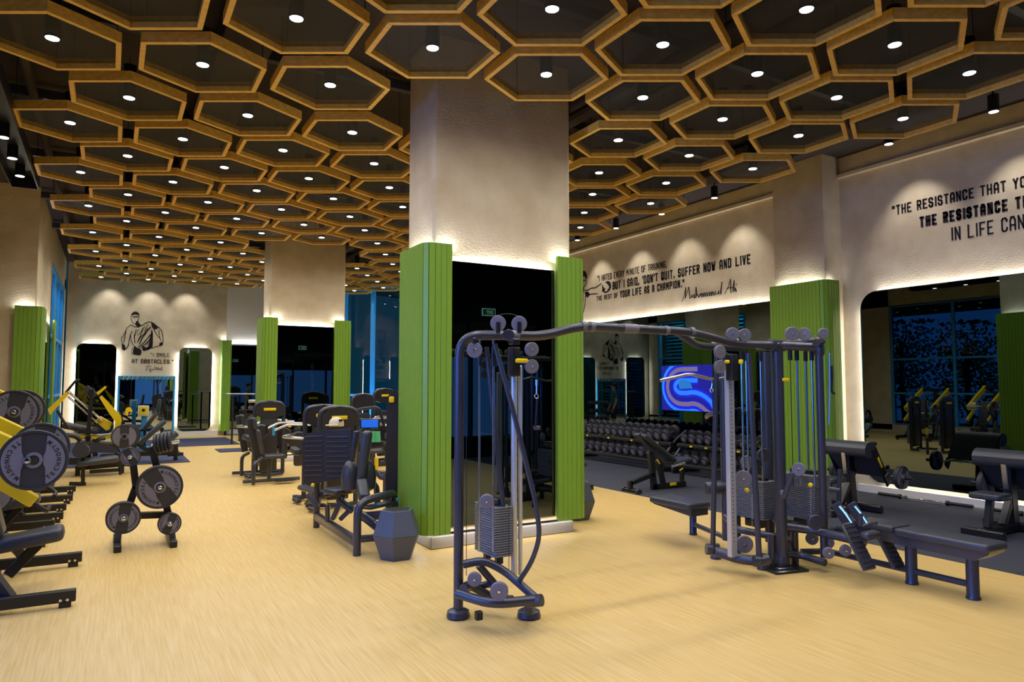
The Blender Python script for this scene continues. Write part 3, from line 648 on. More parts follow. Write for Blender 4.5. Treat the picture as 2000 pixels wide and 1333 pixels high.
# wall washers near the right and far walls
WL = bpy.data.lights.new('washer_lamp', 'SPOT'); WL.energy = WALL_W; WL.spot_size = math.radians(70); WL.spot_blend = .7; WL.color = (1, .96, .93); WL.shadow_soft_size = .03
WC = B().lathe((0, 0, 0), (0, 0, 1), [(.06, .0), (.065, .004), (.065, .22)], 16).mesh('can', 'blackmetal')
WR = B().cyl((0, 0, .22), (0, 0, .42), .012, n=8).mesh('rod', 'blackmetal')
def washer(x, y, z, lab, tilt=(0, 0, 0), grp='wall washer spotlights'):
    t = thing('wall_washer', lab, 'spotlight', (x, y, z), 0, grp); link('can', WC, t); link('lens', LEN, t); link('rod', WR, t)
    lo = link('washer_lamp', WL, t, (0, 0, -.012)); lo.rotation_euler = tilt
for k_, y in enumerate((1.6, 3.05, 4.5, 5.9, 9.3, 10.75, 12.25, 13.75)):
    washer(9.78, y, 5.22, 'black hanging spotlight by the right wall, %s counted from the camera' % ORD[k_], (0, math.radians(-27), 0))
for x in (-.06, 1.05, 2.15): washer(x, 24.65, 5.12, '%s black hanging spotlight lighting the golfer wall' % ('left' if x < 0 else 'right' if x > 2 else 'middle'), tilt=(math.radians(27), 0, 0), grp='far wall spotlights')
# track trough upper left
struct(B().rbox((XR-.02, (YN+16.3)/2, 5.17), (.14, 16.3-YN, .06), .004), 'trim_right', 'plaster')
t = thing('light_trough', 'black recessed light trough hanging upper left', 'light track')
b = B(); b.rbox((-1.2, 10.0, 4.86), (.34, 5.4, .02), .002); b.rbox((-1.37, 10.0, 4.78), (.02, 5.4, .2), .002); b.rbox((-1.03, 10.0, 4.78), (.02, 5.4, .2), .002); b.rbox((-1.2, 12.7, 4.78), (.34, .02, .2), .002)
b.obj('housing', 'blackmetal', t); b = B(); b.cyl((-1.2, 9, 4.87), (-1.2, 9, CZ-.01), .01); b.cyl((-1.2, 12, 4.87), (-1.2, 12, CZ-.01), .01); b.obj('rod', 'blackmetal', t)
for k_, y in enumerate((8.2, 9.2, 10.2, 11.1, 12.0)):
    t = thing('trough_spotlight', 'black spotlight in the light trough upper left, %s from the camera' % ORD[k_], 'spotlight', (-1.2, y, 4.68), 0, 'trough spotlights'); 
    link('can', B().lathe((0, 0, 0), (0, 0, 1), [(.055, .0), (.06, .004), (.06, .17)], 14).mesh('can', 'blackmetal'), t); link('lens', LEN, t); link('downlight_lamp', LD, t, (0, 0, -.012))
# services above the hexagons
for k, (x, r) in enumerate(((-.9, .05), (1.1, .16), (5.2, .09), (5.6, .05), (8.6, .12))):
    if r > .1: o = B().rbox((x, 11.3 if x < 5 else 7.2, 5.26), (r*3, 22 if x < 5 else 13, .3), .01).obj('air_duct', 'ceil')
    else: o = B().cyl((x, .5, 5.2), (x, 24, 5.2), r, n=10).obj('ceiling_pipe', 'ceil')
    tag(o, ['thin black pipe above the left hexagon edge', 'broad black duct above the left hexagons', 'black pipe above the hexagons, left of a pair', 'thin black pipe above the hexagons, right of a pair', 'black duct above the right edge of the hexagons'][k], 'duct' if r > .1 else 'pipe')
for k, y in enumerate((3.2, 5.4, 7.9, 10.4, 13.1, 16.0, 19.0)):
    o = B().rbox((3.6, y, 5.36), (11.5, .09, .12), .004).obj('ceiling_rail', 'charcoal'); tag(o, 'dark rail crossing above the ceiling hexagons, %s from the camera' % ORD[k], 'rail', 'rails above the hexagons')
o = B().disc((5.9, 5.1, 4.9), (0, 0, 1), .07, .05, 20).obj('smoke_detector', 'charcoal'); tag(o, 'round smoke detector in a right ceiling hexagon', 'smoke detector')
# exit sign seen mirrored in the column
t = thing('exit_sign', 'small green EXIT sign hanging from the dark soffit', 'sign', (7.75, YN+.12, 3.42), 0)
B().rbox((0, 0, 0), (.36, .03, .18), .006).obj('panel', 'exitw', t); B().rbox((0, .014, 0), (.32, .012, .14), .003).obj('face', 'exit', t)
B().text('EXIT', (.11, .022, -.045), (-1, 0, 0), (0, 0, 1), .12, .003, .02, .75).obj('lettering', 'exitw', t)
B().cyl((0, 0, .1), (0, 0, .9), .008).obj('rod', 'blackmetal', t)

# ================================================================== equipment
def plate_mesh():
    """full size grip plate lying in the local XZ plane, face towards -Y, radius .225"""
    b = B(); b.disc((0, 0, 0), (0, 1, 0), .225, .05, 40, .008); b.lathe((0, -.025, 0), (0, -1, 0), [(.224, -.002), (.222, .008), (.205, .008), (.203, -.001)], 40); return b
PLATE_R = plate_mesh().mesh('plate_disc', 'rubber')
def sector(b, r0, r1, a0, a1, t, n=14):
    o = [(r1*math.cos(a0+(a1-a0)*k/n), r1*math.sin(a0+(a1-a0)*k/n)) for k in range(n+1)]+[(r0*math.cos(a1-(a1-a0)*k/n), r0*math.sin(a1-(a1-a0)*k/n)) for k in range(n+1)]
    b.prism(o, (0, -.0245, 0), (1, 0, 0), (0, 0, 1), t)
b = B()
for sgn in (0, PI):
    # side pad: big chord region cut straight by the grip band
    pts = []
    for k in range(17):
        a = math.radians(-66+132*k/16)+sgn; pts.append((.2*math.cos(a), .2*math.sin(a)))
    c = math.cos(sgn)
    pts += [(c*.078, c*.12), (c*.075, c*.065), (c*.062, c*.03), (c*.062, -c*.03), (c*.075, -c*.065), (c*.078, -c*.12)]
    b.prism(pts, (0, -.0245, 0), (1, 0, 0), (0, 0, 1), .007)
b.lathe((0, -.024, 0), (0, -1, 0), [(.06, 0), (.058, .012), (.038, .012), (.036, 0)], 24)
PLATE_F = b.mesh('face_pad', 'plateface')
b = B()
for sgn, txt in ((1, 'TECHNOGYM'), (-1, 'TECHNOGYM')):
    for k, ch in enumerate(txt):
        a = math.radians((-52+13*k)) + (0 if sgn > 0 else PI); r = .158
        p = Vector((r*math.cos(a), -.0325, r*math.sin(a)))
        uy = Vector((-math.cos(a), 0, -math.sin(a))); ux = Vector((math.sin(a)*-1, 0, math.cos(a)))
        b.text(ch, p-ux*.014-uy*.018, ux, uy, .044, .002, .02, .85)
PLATE_T = b.mesh('lettering', 'letter')
def plate_tree(parent_loc, size, roll, label, group, rz=0, tx=True, kids=True):
    t = thing('weight_plate', label, 'weight plate', parent_loc, rz, group)
    t.rotation_euler = (0, roll, 0) if rz == 0 else Euler((0, roll, rz)).to_matrix().to_euler()
    s_ = size/.225
    for nm, me in (('plate_disc', PLATE_R), ('face_pad', PLATE_F), ('lettering', PLATE_T))[:3 if tx and kids else 2 if kids else 1]:
        o = link(nm, me, t); o.scale = (s_, 1, s_)
    return t
def sleeve(b, p, L=.1, r=.025):
    p = Vector(p); b.cyl(p+Vector((0, .1, 0)), p-Vector((0, L, 0)), r, n=14); b.lathe(p-Vector((0, L-.002, 0)), (0, -1, 0), [(r, 0), (r*.95, .012), (r*.6, .022), (0, .026)], 14)

# ---------------------------------------------------------------- cable crossover and multi-station
t = thing('cable_crossover', 'large anthracite cable crossover station with overhead beam in the foreground', 'gym machine', (3.9, 4.5, 0))
t.location = (0, 0, 0)
FRM = 'frame'
D = 5.05
ZB = 2.07
f1 = at(895, 1207, z=0); f2 = at(1033, 1207, z=0)
b = B(); b.tube([f1+Vector((0, 0, .02)), (f1.x, f1.y, ZB), (2.60, 4.52, ZB), (2.86, 4.50, ZB), (3.22, 4.50, 2.165), (4.40, 4.50, 2.165), (4.98, 4.5, ZB), (5.42, 4.40, ZB)], .036, 16, .16, 8)
b.obj('main_tube', FRM, t)
B().tube([(2.72, 4.72, ZB+.01), (2.95, 4.66, ZB+.03), (3.30, 4.5, 2.17), (3.4, 4.5, 2.165)], .026, 12).obj('splay_tube', FRM, t)
B().tube([(4.22, 4.5, 2.165), (4.45, 4.62, 2.13), (4.85, 4.86, ZB), (5.5, 4.92, ZB)], .034, 14, .15).obj('splay_tube', FRM, t)
for xx in (3.25, 3.33, 4.12, 4.42): B().cyl((xx-.02, 4.5, 2.165), (xx+.02, 4.5, 2.165), .041, n=18).obj('collar', 'pulley', t)
B().cyl((2.58, 4.52, ZB), (2.66, 4.52, ZB), .041, n=16).obj('collar', 'pulley', t); B().cyl((3.65, 4.5, 2.165), (3.8, 4.5, 2.165), .040, n=16).obj('collar', 'pulley', t)
B().disc(at(993, 655, d=4.98), -FW, .043, .05, 20).obj('end_cap', 'charcoal', t)
for f in (f1, f2): B().lathe(f, (0, 0, 1), [(.075, 0), (.088, .015), (.08, .05), (.05, .065)], 22).obj('foot', 'charcoal', t)
def pl(px, py, d): return at(px, py, d=d)
# lower frame of the left tower
B().tube([pl(893, 1160, 5.0), pl(960, 1181, 4.85), pl(1052, 1172, 4.92)], .034, 14, .12).obj('base_tube', FRM, t)
B().tube([pl(1033, 1200, 5.05), pl(1033, 1165, 5.05)], .034, 14).obj('base_tube', FRM, t)
B().cyl(pl(1030, 1176, 4.95), pl(1058, 1173, 4.9), .042, n=18).obj('base_end', 'charcoal', t)
B().tube([pl(905, 1103, 5.1), pl(945, 1095, 5.1), pl(985, 1115, 5.1), pl(1045, 1168, 4.98)], .03, 12, .1).obj('arch_tube', FRM, t)
B().tube([pl(905, 1150, 5.1), pl(915, 1142, 5.2), pl(965, 1170, 5.3), pl(1000, 1172, 5.2)], .032, 12, .08).obj('cross_tube', FRM, t)
B().tube([pl(935, 1105, 5.25), pl(965, 1140, 5.3)], .028, 10).obj('cross_tube', FRM, t)
B().tube([pl(912, 1150, 5.3), pl(965, 1140, 5.3)], .026, 10).obj('cross_tube', FRM, t)
B().rbox(pl(935, 1203, 5.0), (.05, .04, .06), .004).obj('leveller', 'blackmetal', t)
def pulley(c, r=.055, n_=None, face='pulley', name='pulley'):
    n_ = n_ or -FW; c = Vector(c); n_ = Vector(n_).normalized()
    b = B(); b.disc(c, n_, r, .012, 26, .004); b.disc(c+n_*.022, n_, r, .012, 26, .004); b.disc(c+n_*.011, n_, r*.86, .02, 20, .004)
    o = b.obj(name, face, t); 
    b = B(); b.disc(c+n_*.032, n_, r*.16, .01, 10, .002); b.obj('hub_bolt', 'chrome', o)
pulley(pl(973, 632, 4.95), .056); pulley(pl(1014, 633, 4.95), .056); pulley(pl(927, 684, 4.95), .056)
pulley(pl(1037, 683, 5.1), .052, (-.1, -1, 0)); pulley(pl(1037, 716, 5.1), .052, (-.1, -1, 0)); pulley(pl(927, 1131, 4.98), .05); pulley(pl(975, 1154, 4.8), .062); pulley(pl(951, 979, 4.9), .05)
for px, py in ((973, 640), (1014, 640), (927, 672)): B().bar(pl(px, py+12 if py < 660 else py, 4.92), pl(px, py-12, 4.92), .02, .03).obj('pulley_bracket', 'blackmetal', t)
# silver column with carriage
B().rbox((at(1004, 900, d=5.2).x, at(1004, 900, d=5.2).y, 1.07), (.045, .04, 1.55), .018, 3).obj('pulley_column', 'alu', t)
B().rbox((at(1016, 900, d=5.24).x, at(1016, 900, d=5.24).y, 1.07), (.03, .03, 1.55), .012, 3).obj('pulley_column', 'alu', t)
B().rbox(pl(1004, 707, 5.14), (.075, .075, .22), .012, 2).obj('carriage', 'blackmetal', t)
B().rbox(pl(1019, 705, 5.05), (.1, .035, .032), .012, 2).obj('yellow_grip', 'badge', t)
B().rbox(pl(1004, 668, 5.14), (.07, .07, .05), .01).obj('column_cap', 'blackmetal', t)
# guide rods, stack, cables
for px, pyb in ((937, 985), (964, 1000)):
    tp = pl(px, 665, 5.1); q = Vector((tp.x, tp.y, .5)); B().cyl(q, tp, .0085, n=10).obj('guide_rod', 'rod', t)
    B().cyl(tp-Vector((0, 0, .05)), tp-Vector((0, 0, .19)), .018, n=12).obj('rod_sleeve', 'blackmetal', t)
cn = at(966, 1092, z=.455)
def stackb(cx, cy, sx, sy, z0, n_, h=.018, parent=t, name='weight_stack', pin=None):
    b = B()
    for k in range(n_): b.rbox((cx, cy, z0+h*(k+.5)), (sx, sy, h-.003), .004)
    o = b.obj(name, 'stack', parent); o['kind'] = 'stuff'
stackb(cn.x+.075, cn.y+.16, .15, .32, .455, 20)
B().rbox((cn.x+.075, cn.y+.16, .845), (.06, .24, .04), .006).obj('stack_head', 'blackmetal', t)
for dy in (.07, .25): B().rbox((cn.x+.075, cn.y+dy, .425), (.05, .05, .06), .006).obj('stack_buffer', 'blackmetal', t)
B().tube([pl(950, 678, 5.15), pl(984, 1004, 5.15)], .019, 10).obj('rear_stay', FRM, t)
B().tube([pl(966, 672, 5.0), pl(1002, 800, 4.98), pl(1047, 985, 4.95), pl(1055, 1050, 4.95), pl(1038, 1100, 4.97), pl(1013, 1137, 5.0)], .018, 10, .22, 6).obj('curved_stay', FRM, t)
b = B()
for px, d0, y0, y1 in ((911, 5.15, 690, 1125), (994, 5.1, 985, 1120)): b.cyl(pl(px, y0, d0), pl(px, y1, d0), .0028, n=6)
b.obj('cable', 'cable', t)
B().tube([pl(965, 618, 4.93), pl(990, 612, 4.93), pl(1020, 619, 4.93)], .003, 6).obj('cable', 'cable', t)
# hanging strap handle
b = B(); b.cyl(pl(1048, 718, 5.15), pl(1048, 745, 5.15), .003, n=6); b.obj('cable', 'cable', t)
b = B(); b.cyl(pl(1048, 742, 5.15), pl(1048, 754, 5.15), .011, n=10); b.cyl(pl(1048, 754, 5.15), pl(1048, 770, 5.15), .005, n=8)
b.tube([pl(1048, 768, 5.15), pl(1043, 774, 5.15), pl(1048, 780, 5.15), pl(1053, 774, 5.15), pl(1048, 768, 5.15)], .004, 6); b.obj('carabiner', 'chrome', t)
B().bar(pl(1049, 780, 5.15), pl(1045, 838, 5.15), .03, .012).obj('strap', 'blackmetal', t)
B().cyl(pl(1042, 836, 5.15), pl(1055, 836, 5.15), .015, n=10).obj('handle_grip', 'charcoal', t)

# right tower ------------------------------------------------------
A_ = at(1528, 1112, z=0); Bp = at(1611, 1106, d=6.5)
Bp = Vector((Bp.x, Bp.y, 0)); Cp = at(1505, 1078, z=0); Dp = at(1420, 1080, d=7.3); Dp.z = 0; E_ = Vector((Dp.x, Dp.y+.0, 0))
for nm, p_, z0, z1, r in (('post', A_, .03, 2.06, .052), ('post', Bp, .12, 2.04, .036), ('post', Cp, .1, 2.04, .05), ('post', Dp, .1, 2.04, .046)):
    B().cyl((p_.x, p_.y, z0), (p_.x, p_.y, z1), r, n=20).obj(nm, FRM, t)
B().rbox((A_.x, A_.y, .06), (.13, .11, .12), .03, 2).obj('post_foot', 'charcoal', t)
b = B(); q = at(1528, 1113, z=.01); b.rbox((q.x+.02, q.y-.02, .012), (.36, .2, .02), .006, 1, rotm(0, 0, math.radians(-12))); b.obj('foot_plate', 'blackmetal', t)
b = B(); b.rbox((q.x-.05, q.y-.08, .024), (.2, .06, .006), .003, 1, rotm(0, 0, math.radians(-12))); b.rbox((q.x+.03, q.y-.0, .024), (.16, .05, .006), .003, 1, rotm(0, 0, math.radians(-12))); b.obj('warning_label', 'steel', t)
B().tube([(A_.x-.12, A_.y+.02, ZB), (A_.x, A_.y, ZB), (Bp.x, Bp.y, ZB-.02)], .042, 16).obj('top_rail', FRM, t)
B().rbox((A_.x, A_.y, ZB), (.22, .1, .11), .03, 2).obj('top_joint', 'charcoal', t)
B().rbox((Bp.x, Bp.y, ZB-.04), (.09, .09, .13), .03, 2).obj('top_joint', 'charcoal', t)
B().tube([(Bp.x-.22, Bp.y+.3, ZB+.03), (Bp.x+.02, Bp.y+.25, ZB+.04), (Bp.x+.06, Bp.y-.02, ZB+.05), (Bp.x-.12, Bp.y-.06, ZB+.01)], .034, 14, .1).obj('top_loop', FRM, t)
B().rbox(pl(1535, 742, 6.28), (.09, .01, .028), .008, 2).obj('badge', 'badge', t)
pulley(pl(1546, 652, 6.3), .062); pulley(pl(1571, 653, 6.35), .058, (-.8, -.6, 0)); pulley(pl(1607, 652, 6.4), .05)
pulley(pl(1430, 653, 6.35), .06); pulley(pl(1453, 655, 6.4), .06); pulley(pl(1404, 688, 6.2), .06, (-.1, -1, 0)); pulley(pl(1404, 717, 6.2), .06, (-.1, -1, 0))
pulley(pl(1560, 917, 6.4), .06, (-.8, -.5, 0)); pulley(pl(1452, 935, 6.5), .075, (-.7, -.7, 0)); pulley(pl(1458, 902, 6.9), .06)
pulley(pl(1453, 1063, 6.55), .08); pulley(pl(1585, 1052, 6.9), .06); pulley(pl(1857-240, 1060, 6.5), .05)
for px in (1492,): B().disc(pl(px, 890, 6.9), -FW, .07, .03, 20).obj('rear_pulley', 'charcoal', t)
q = pl(1427, 900, 6.35); B().rbox((q.x, q.y, 1.02), (.085, .05, 1.72), .008).obj('pulley_column', 'alu', t)
b = B()
for k in range(44): b.cyl((q.x-.006, q.y-.024, .3+k*.036), (q.x-.006, q.y-.0262, .3+k*.036), .006, n=6)
o = b.obj('adjustment_holes', 'blackmetal', t); o['kind'] = 'stuff'
q = pl(1430, 718, 6.28); B().rbox((q.x, q.y, q.z), (.085, .085, .24), .014, 2).obj('carriage', 'blackmetal', t)
B().rbox(pl(1420, 707, 6.2), (.05, .03, .03), .008).obj('yellow_grip', 'badge', t); B().rbox(pl(1447, 707, 6.2), (.04, .03, .04), .008).obj('yellow_grip', 'badge', t)
# base beam of the right tower and stays
B().tube([pl(1382, 1074, 6.6), pl(1400, 1078, 6.55), pl(1440, 1092, 6.4), pl(1485, 1097, 6.3), pl(1502, 1092, 6.3)], .045, 14, .1).obj('base_beam', FRM, t)
for px, py, d_ in ((1385, 1073, 6.55), (1478, 1096, 6.25)): B().cyl(pl(px-6, py, d_), pl(px+6, py+1, d_), .05, n=18).obj('base_end', 'charcoal', t)
for px, py in ((1398, 1092), (1490, 1113)):
    g_ = at(px, py, z=0); B().lathe(g_, (0, 0, 1), [(.05, 0), (.055, .01), (.045, .05), (.04, .14)], 16).obj('foot', 'charcoal', t)
B().tube([pl(1400, 690, 6.5), pl(1392, 1072, 6.55)], .024, 10).obj('stay', FRM, t)
B().tube([pl(1462, 690, 6.3), pl(1483, 1095, 6.28)], .026, 10).obj('stay', FRM, t)
B().tube([(Cp.x, Cp.y, .42), (A_.x+.02, A_.y+.05, .42)], .035, 12).obj('cross_tube', FRM, t)
B().tube([(Cp.x, Cp.y, .16), (A_.x+.02, A_.y+.05, .16)], .035, 12).obj('cross_tube', FRM, t)
B().tube([pl(1418, 1010, 7.1), pl(1440, 1035, 6.8), pl(1545, 1055, 6.6)], .034, 12).obj('cross_tube', FRM, t)
B().tube([(A_.x+.05, A_.y, .38), pl(1580, 1035, 6.55), pl(1690, 1060, 6.15)], .04, 14, .12).obj('cross_tube', FRM, t)
B().tube([(A_.x+.05, A_.y, .13), pl(1565, 1085, 6.6), pl(1612, 1100, 6.4)], .034, 12).obj('cross_tube', FRM, t)
for px, py, h_ in ((1508, 1080, .3), (1441, 1050, .5), (1553, 1075, .4), (1545, 1055, .35)):
    g_ = at(px, py+30, z=0); B().cyl((g_.x, g_.y, 0), (g_.x, g_.y, h_), .035, n=14).obj('short_post', FRM, t)
s1 = pl(1476, 985, 6.95); stackb(s1.x, s1.y, .2, .36, .40, 21, .0175)
s2 = pl(1572, 975, 6.85); stackb(s2.x, s2.y, .24, .40, .42, 24, .0175)
for s_, pxs, zz in ((s1, (1452, 1482), .78), (s2, (1555, 1583), .86)):
    B().rbox((s_.x, s_.y, zz), (.07, .28, .04), .006).obj('stack_head', 'blackmetal', t)
    B().rbox((s_.x, s_.y, .36), (.1, .2, .1), .006).obj('stack_buffer', 'blackmetal', t)
for px, dd in ((1448, 6.75), (1457, 6.75), (1485, 6.8), (1556, 6.6), (1573, 6.8), (1585, 6.6), (1543, 6.55)):
    tp = pl(px, 690, dd); B().cyl((tp.x, tp.y, .75), (tp.x, tp.y, 2.03), .0105 if px != 1543 else .004, n=10).obj('guide_rod', 'rod' if px != 1543 else 'cable', t)
    B().cyl((tp.x, tp.y, 2.03), (tp.x, tp.y, 1.93), .02, n=12).obj('rod_sleeve', 'blackmetal', t)
for px, py, dd in ((1459, 958, 6.55), (1583, 948, 6.45)):
    q = pl(px, py, dd); B().ball(q, .022, 12).obj('selector_pin', 'badge', t)
b = B()
for k in range(20): b.rbox(pl(1469, 968+k*4.3, 6.72), (.012, .006, .006), .001); 
for k in range(20): b.rbox(pl(1583.5, 958+k*4.2, 6.6), (.012, .006, .006), .001)
o = b.obj('number_strip', 'white_plastic', t); o['kind'] = 'stuff'
B().tube([pl(1527, 960, 6.2), pl(1530, 975, 6.15), pl(1548, 924, 6.1)], .022, 10, .04).obj('lever', FRM, t)
# chin-up style lat bar hanging at the rear left, chain, rope
B().tube([pl(1289, 744, 6.9), pl(1342, 732, 7.0), pl(1352, 732, 7.0), pl(1392, 742, 7.1), pl(1420, 738, 7.2)], .016, 10, .06).obj('lat_bar', 'steel', t)
b = B(); b.tube([pl(1390, 742, 6.6), pl(1391, 752, 6.6), pl(1389, 760, 6.6)], .006, 6); b.tube([pl(1390, 758, 6.6), pl(1386, 763, 6.6), pl(1390, 768, 6.6), pl(1394, 763, 6.6), pl(1390, 758, 6.6)], .005, 6); b.obj('carabiner', 'chrome', t)
B().tube([pl(1380, 815, 6.8), pl(1383, 811, 6.7), pl(1402, 806, 6.5)], .022, 10).obj('hook_arm', 'charcoal', t)
b = B(); b.tube([pl(1620, 690, 6.4), pl(1621, 760, 6.4), pl(1619, 830, 6.4)], .007, 6); b.obj('chain', 'steel', t)
B().tube([pl(1624, 715, 6.4), pl(1625, 740, 6.4), pl(1624, 765, 6.4), pl(1630, 770, 6.4)], .012, 8).obj('rope', 'cable', t)
B().text('TECHNOGYM', (Dp.x-.03, Dp.y-.05, 1.75), (0, 0, -1), (.9, -.5, 0), .075, .004, .01, 1).obj('lettering', 'white_plastic', t)
# low row bench (runs towards the camera, along -Y at x about 5.9)
BX = 6.0
def bx(y, z): return Vector((BX, y, z))
b = B(); b.rbox((BX, 3.235, .44), (.31, .75, .065), .03, 3, er=.02); b.obj('bench_pad', 'vinyl', t)
b = B(); b.rbox((BX, 3.81, .455), (.29, .38, .055), .03, 3, er=.02); b.obj('seat_pad', 'vinyl', t)
b = B(); b.prism([(2.88, .39), (2.98, .33), (3.6, .335), (4.0, .37), (4.0, .43), (2.86, .43)], (BX+.12, 0, 0), (0, 1, 0), (0, 0, 1), -.24); b.obj('bench_pan', 'charcoal', t)
for y_, h_ in ((3.06, .36), (3.55, .36)):
    B().lathe((BX, y_, 0), (0, 0, 1), [(.052, 0), (.055, .008), (.047, .03), (.047, h_)], 18).obj('bench_leg', FRM, t)
B().tube([bx(3.06, .11), bx(3.55, .11), bx(4.35, .11)], .027, 10).obj('bench_rail', FRM, t)
B().tube([bx(3.9, .34), bx(4.3, .33), (Bp.x, Bp.y, .33)], .036, 12).obj('bench_beam', FRM, t)
B().tube([(BX+.25, 4.55, .1), (BX-.0, 4.4, .1), (BX-.2, 4.5, .1)], .028, 10).obj('bench_foot', FRM, t)
for fc_ in (pl(1676, 1068, 6.0), pl(1733, 1066, 6.2)):
    c_ = fc_; R_ = rotm(math.radians(-30), 0, 0)
    b = B(); b.rbox(c_, (.16, .03, .40), .008, 1, R_)
    for k in range(9): b.rbox(c_+R_ @ Vector((0, -.018, -.17+k*.042)), (.14, .006, .014), .002, 1, R_)
    b.obj('footplate', 'charcoal', t)
for px in (1660, 1690):
    B().rbox(pl(px-15, 1005, 6.35), (.09, .025, .22), .01, 2, rotm(math.radians(-8), math.radians(-28), math.radians(-30))).obj('side_cover', 'charcoal', t)
    b = B(); b.tube([pl(px-20, 990, 6.2), pl(px-8, 1004, 6.15), pl(px+4, 1022, 6.1)], .014, 8); b.obj('chain', 'chrome', t)
B().disc(pl(1592, 1020, 6.4), -FW, .07, .05, 22).obj('cam_pulley', 'charcoal', t)
B().disc(pl(1648, 1000, 6.5), -FW, .05, .05, 22).obj('cam_pulley', 'charcoal', t)
B().tube([pl(1680, 1028, 6.0), pl(1682, 1004, 6.0)], .017, 10).obj('row_handle', FRM, t)
B().tube([pl(1684, 1030, 6.0), pl(1700, 1022, 6.0), pl(1712, 1022, 5.95)], .014, 10).obj('row_handle', FRM, t)
B().tube([pl(1644, 1028, 6.2), pl(1668, 1022, 6.2)], .016, 10).obj('row_handle', FRM, t)
B().rbox(pl(1700, 1046, 6.0), (.2, .09, .07), .03, 3).obj('knee_pad', 'charcoal', t)
for dy, px_ in ((0, 1617), (0, 1650)):
    pulley(pl(px_, 1080 if px_ == 1617 else 1075, 6.3), .05)
# lat pulldown seat behind the right tower
SX = 5.45
b = B(); b.rbox((5.40, 5.72, .43), (.34, .62, .07), .04, 3, er=.025); b.obj('lat_seat', 'vinyl', t)
b = B(); b.prism([(5.42, .33), (6.0, .38), (6.02, .40), (5.42, .40)], (5.52, 0, 0), (0, 1, 0), (0, 0, 1), -.24); b.obj('seat_pan', 'charcoal', t)
g_ = at(1354, 1045, z=0); B().lathe(g_, (0, 0, 1), [(.045, 0), (.048, .008), (.04, .02), (.04, .36)], 16).obj('bench_leg', FRM, t)
B().tube([g_+Vector((0, 0, .12)), (Dp.x, Dp.y, .12)], .026, 10).obj('bench_rail', FRM, t)
c_ = pl(1380, 954, 7.2); B().lathe(c_-Vector((.0, .0, 0)), (.9, -.3, 0), [(.03, -.02), (.055, -.012), (.062, 0), (.062, .24), (.055, .25)], 20).obj('thigh_roller', 'vinyl', t)
B().tube([pl(1640, 918, 6.5), pl(1638, 1000, 6.5)], .02, 10).obj('rear_handle', FRM, t)
B().tube([pl(1618, 955, 6.5), pl(1640, 958, 6.45)], .018, 10).obj('rear_handle', FRM, t)

# ---------------------------------------------------------------- hexagonal bins
def hexbin(loc, rz, label):
    t = thing('hexagonal_bin', label, 'bin', loc, rz, 'hexagonal bins')
    def ring(r, z): return [(r*math.cos(PI/3*k), r*math.sin(PI/3*k), z) for k in range(6)]
    def frus(r0, z0, r1, z1):
        b = B(); b.add(ring(r0, z0)+ring(r1, z1), [(5, 4, 3, 2, 1, 0), (6, 7, 8, 9, 10, 11)]+[(k, (k+1) % 6, 6+(k+1) % 6, 6+k) for k in range(6)]); return b
    frus(.16, 0, .245, .235).obj('base_shell', 'bin', t); frus(.245, .242, .165, .47).obj('lid_shell', 'bin', t); frus(.238, .23, .238, .246).obj('seam', 'green', t)
    frus(.13, .47, .125, .476).obj('top_plate', 'shroud', t)
hexbin((2.50, 6.60, 0), math.radians(0), 'dark hexagonal bin on the floor left of the near column')
hexbin((5.20, 7.35, 0), math.radians(0), 'dark hexagonal bin on the floor right of the near column')

# ---------------------------------------------------------------- plate tree
t = thing('plate_rack', 'black A-frame plate storage rack standing alone on the wood floor', 'plate rack', (.37, 8.4, 0)); t.location = (0, 0, 0)
py_ = 8.45
fl = at(229, 1078, z=0); fr = at(338, 1068, z=0)
for f_ in (fl, fr):
    b = B(); b.rbox((f_.x, f_.y+.28, .035), (.07, .72, .07), .008); b.obj('foot_rail', 'blackmetal', t)
    b = B(); b.bar((f_.x, f_.y+.1, .05), (f_.x+(.02 if f_ is fl else -.02), f_.y+.3, .28), .06, .06); b.obj('foot_brace', 'blackmetal', t)
P_ = lambda px, py: at(px, py, y=8.55)
B().bar(P_(240, 1020), P_(266, 950), .07, .07).obj('upright', 'blackmetal', t); B().bar(P_(266, 955), P_(258, 890), .07, .07).obj('upright', 'blackmetal', t)
B().bar(P_(335, 1030), P_(296, 872), .07, .07).obj('upright', 'blackmetal', t); B().bar(P_(250, 1008), P_(335, 1005), .07, .07).obj('cross_bar', 'blackmetal', t)
def rackplate(px, py, size, roll, y, lab, n_=2, peg=.14, tx=True):
    c = at(px, py, y=y); c0 = Vector((c.x, y, c.z))
    b = B(); b.cyl(c0-Vector((0, .05, 0)), c0+Vector((0, .3, 0)), .024, n=14); b.lathe(c0-Vector((0, .05, 0)), (0, -1, 0), [(.024, 0), (.022, .01), (.012, .018), (0, .02)], 14); b.obj('peg', 'chrome', t)
    for k in range(n_): plate_tree((c.x, y+.055*k, c.z), size, roll, lab if k == 0 else lab.replace('front', 'rear') if 'front' in lab else lab+' behind', 'plates on the storage rack', 0, tx)
rackplate(312, 952, .225, math.radians(-32), 8.28, 'largest grey rubber plate, front of the storage rack')
rackplate(241, 1012, .162, math.radians(8), 8.28, 'mid-size front plate low on the left of the storage rack')
rackplate(331, 1023, .115, math.radians(22), 8.28, 'small plate low on the right of the storage rack', 1)
rackplate(254, 893, .10, math.radians(-30), 8.4, 'small plate at the top left of the storage rack', 1)
for k in range(5):
    o = thing('weight_plate', 'small plate, %s in the row at the top right of the storage rack' % ORD[k], 'weight plate', P_(305+k*7, 868-k*1.5), 0, 'small plates top right of the storage rack')
    B().disc((0, 0, 0), (1, -.25, .1), .11, .03, 26, .006).obj('plate_disc', 'rubber', o)
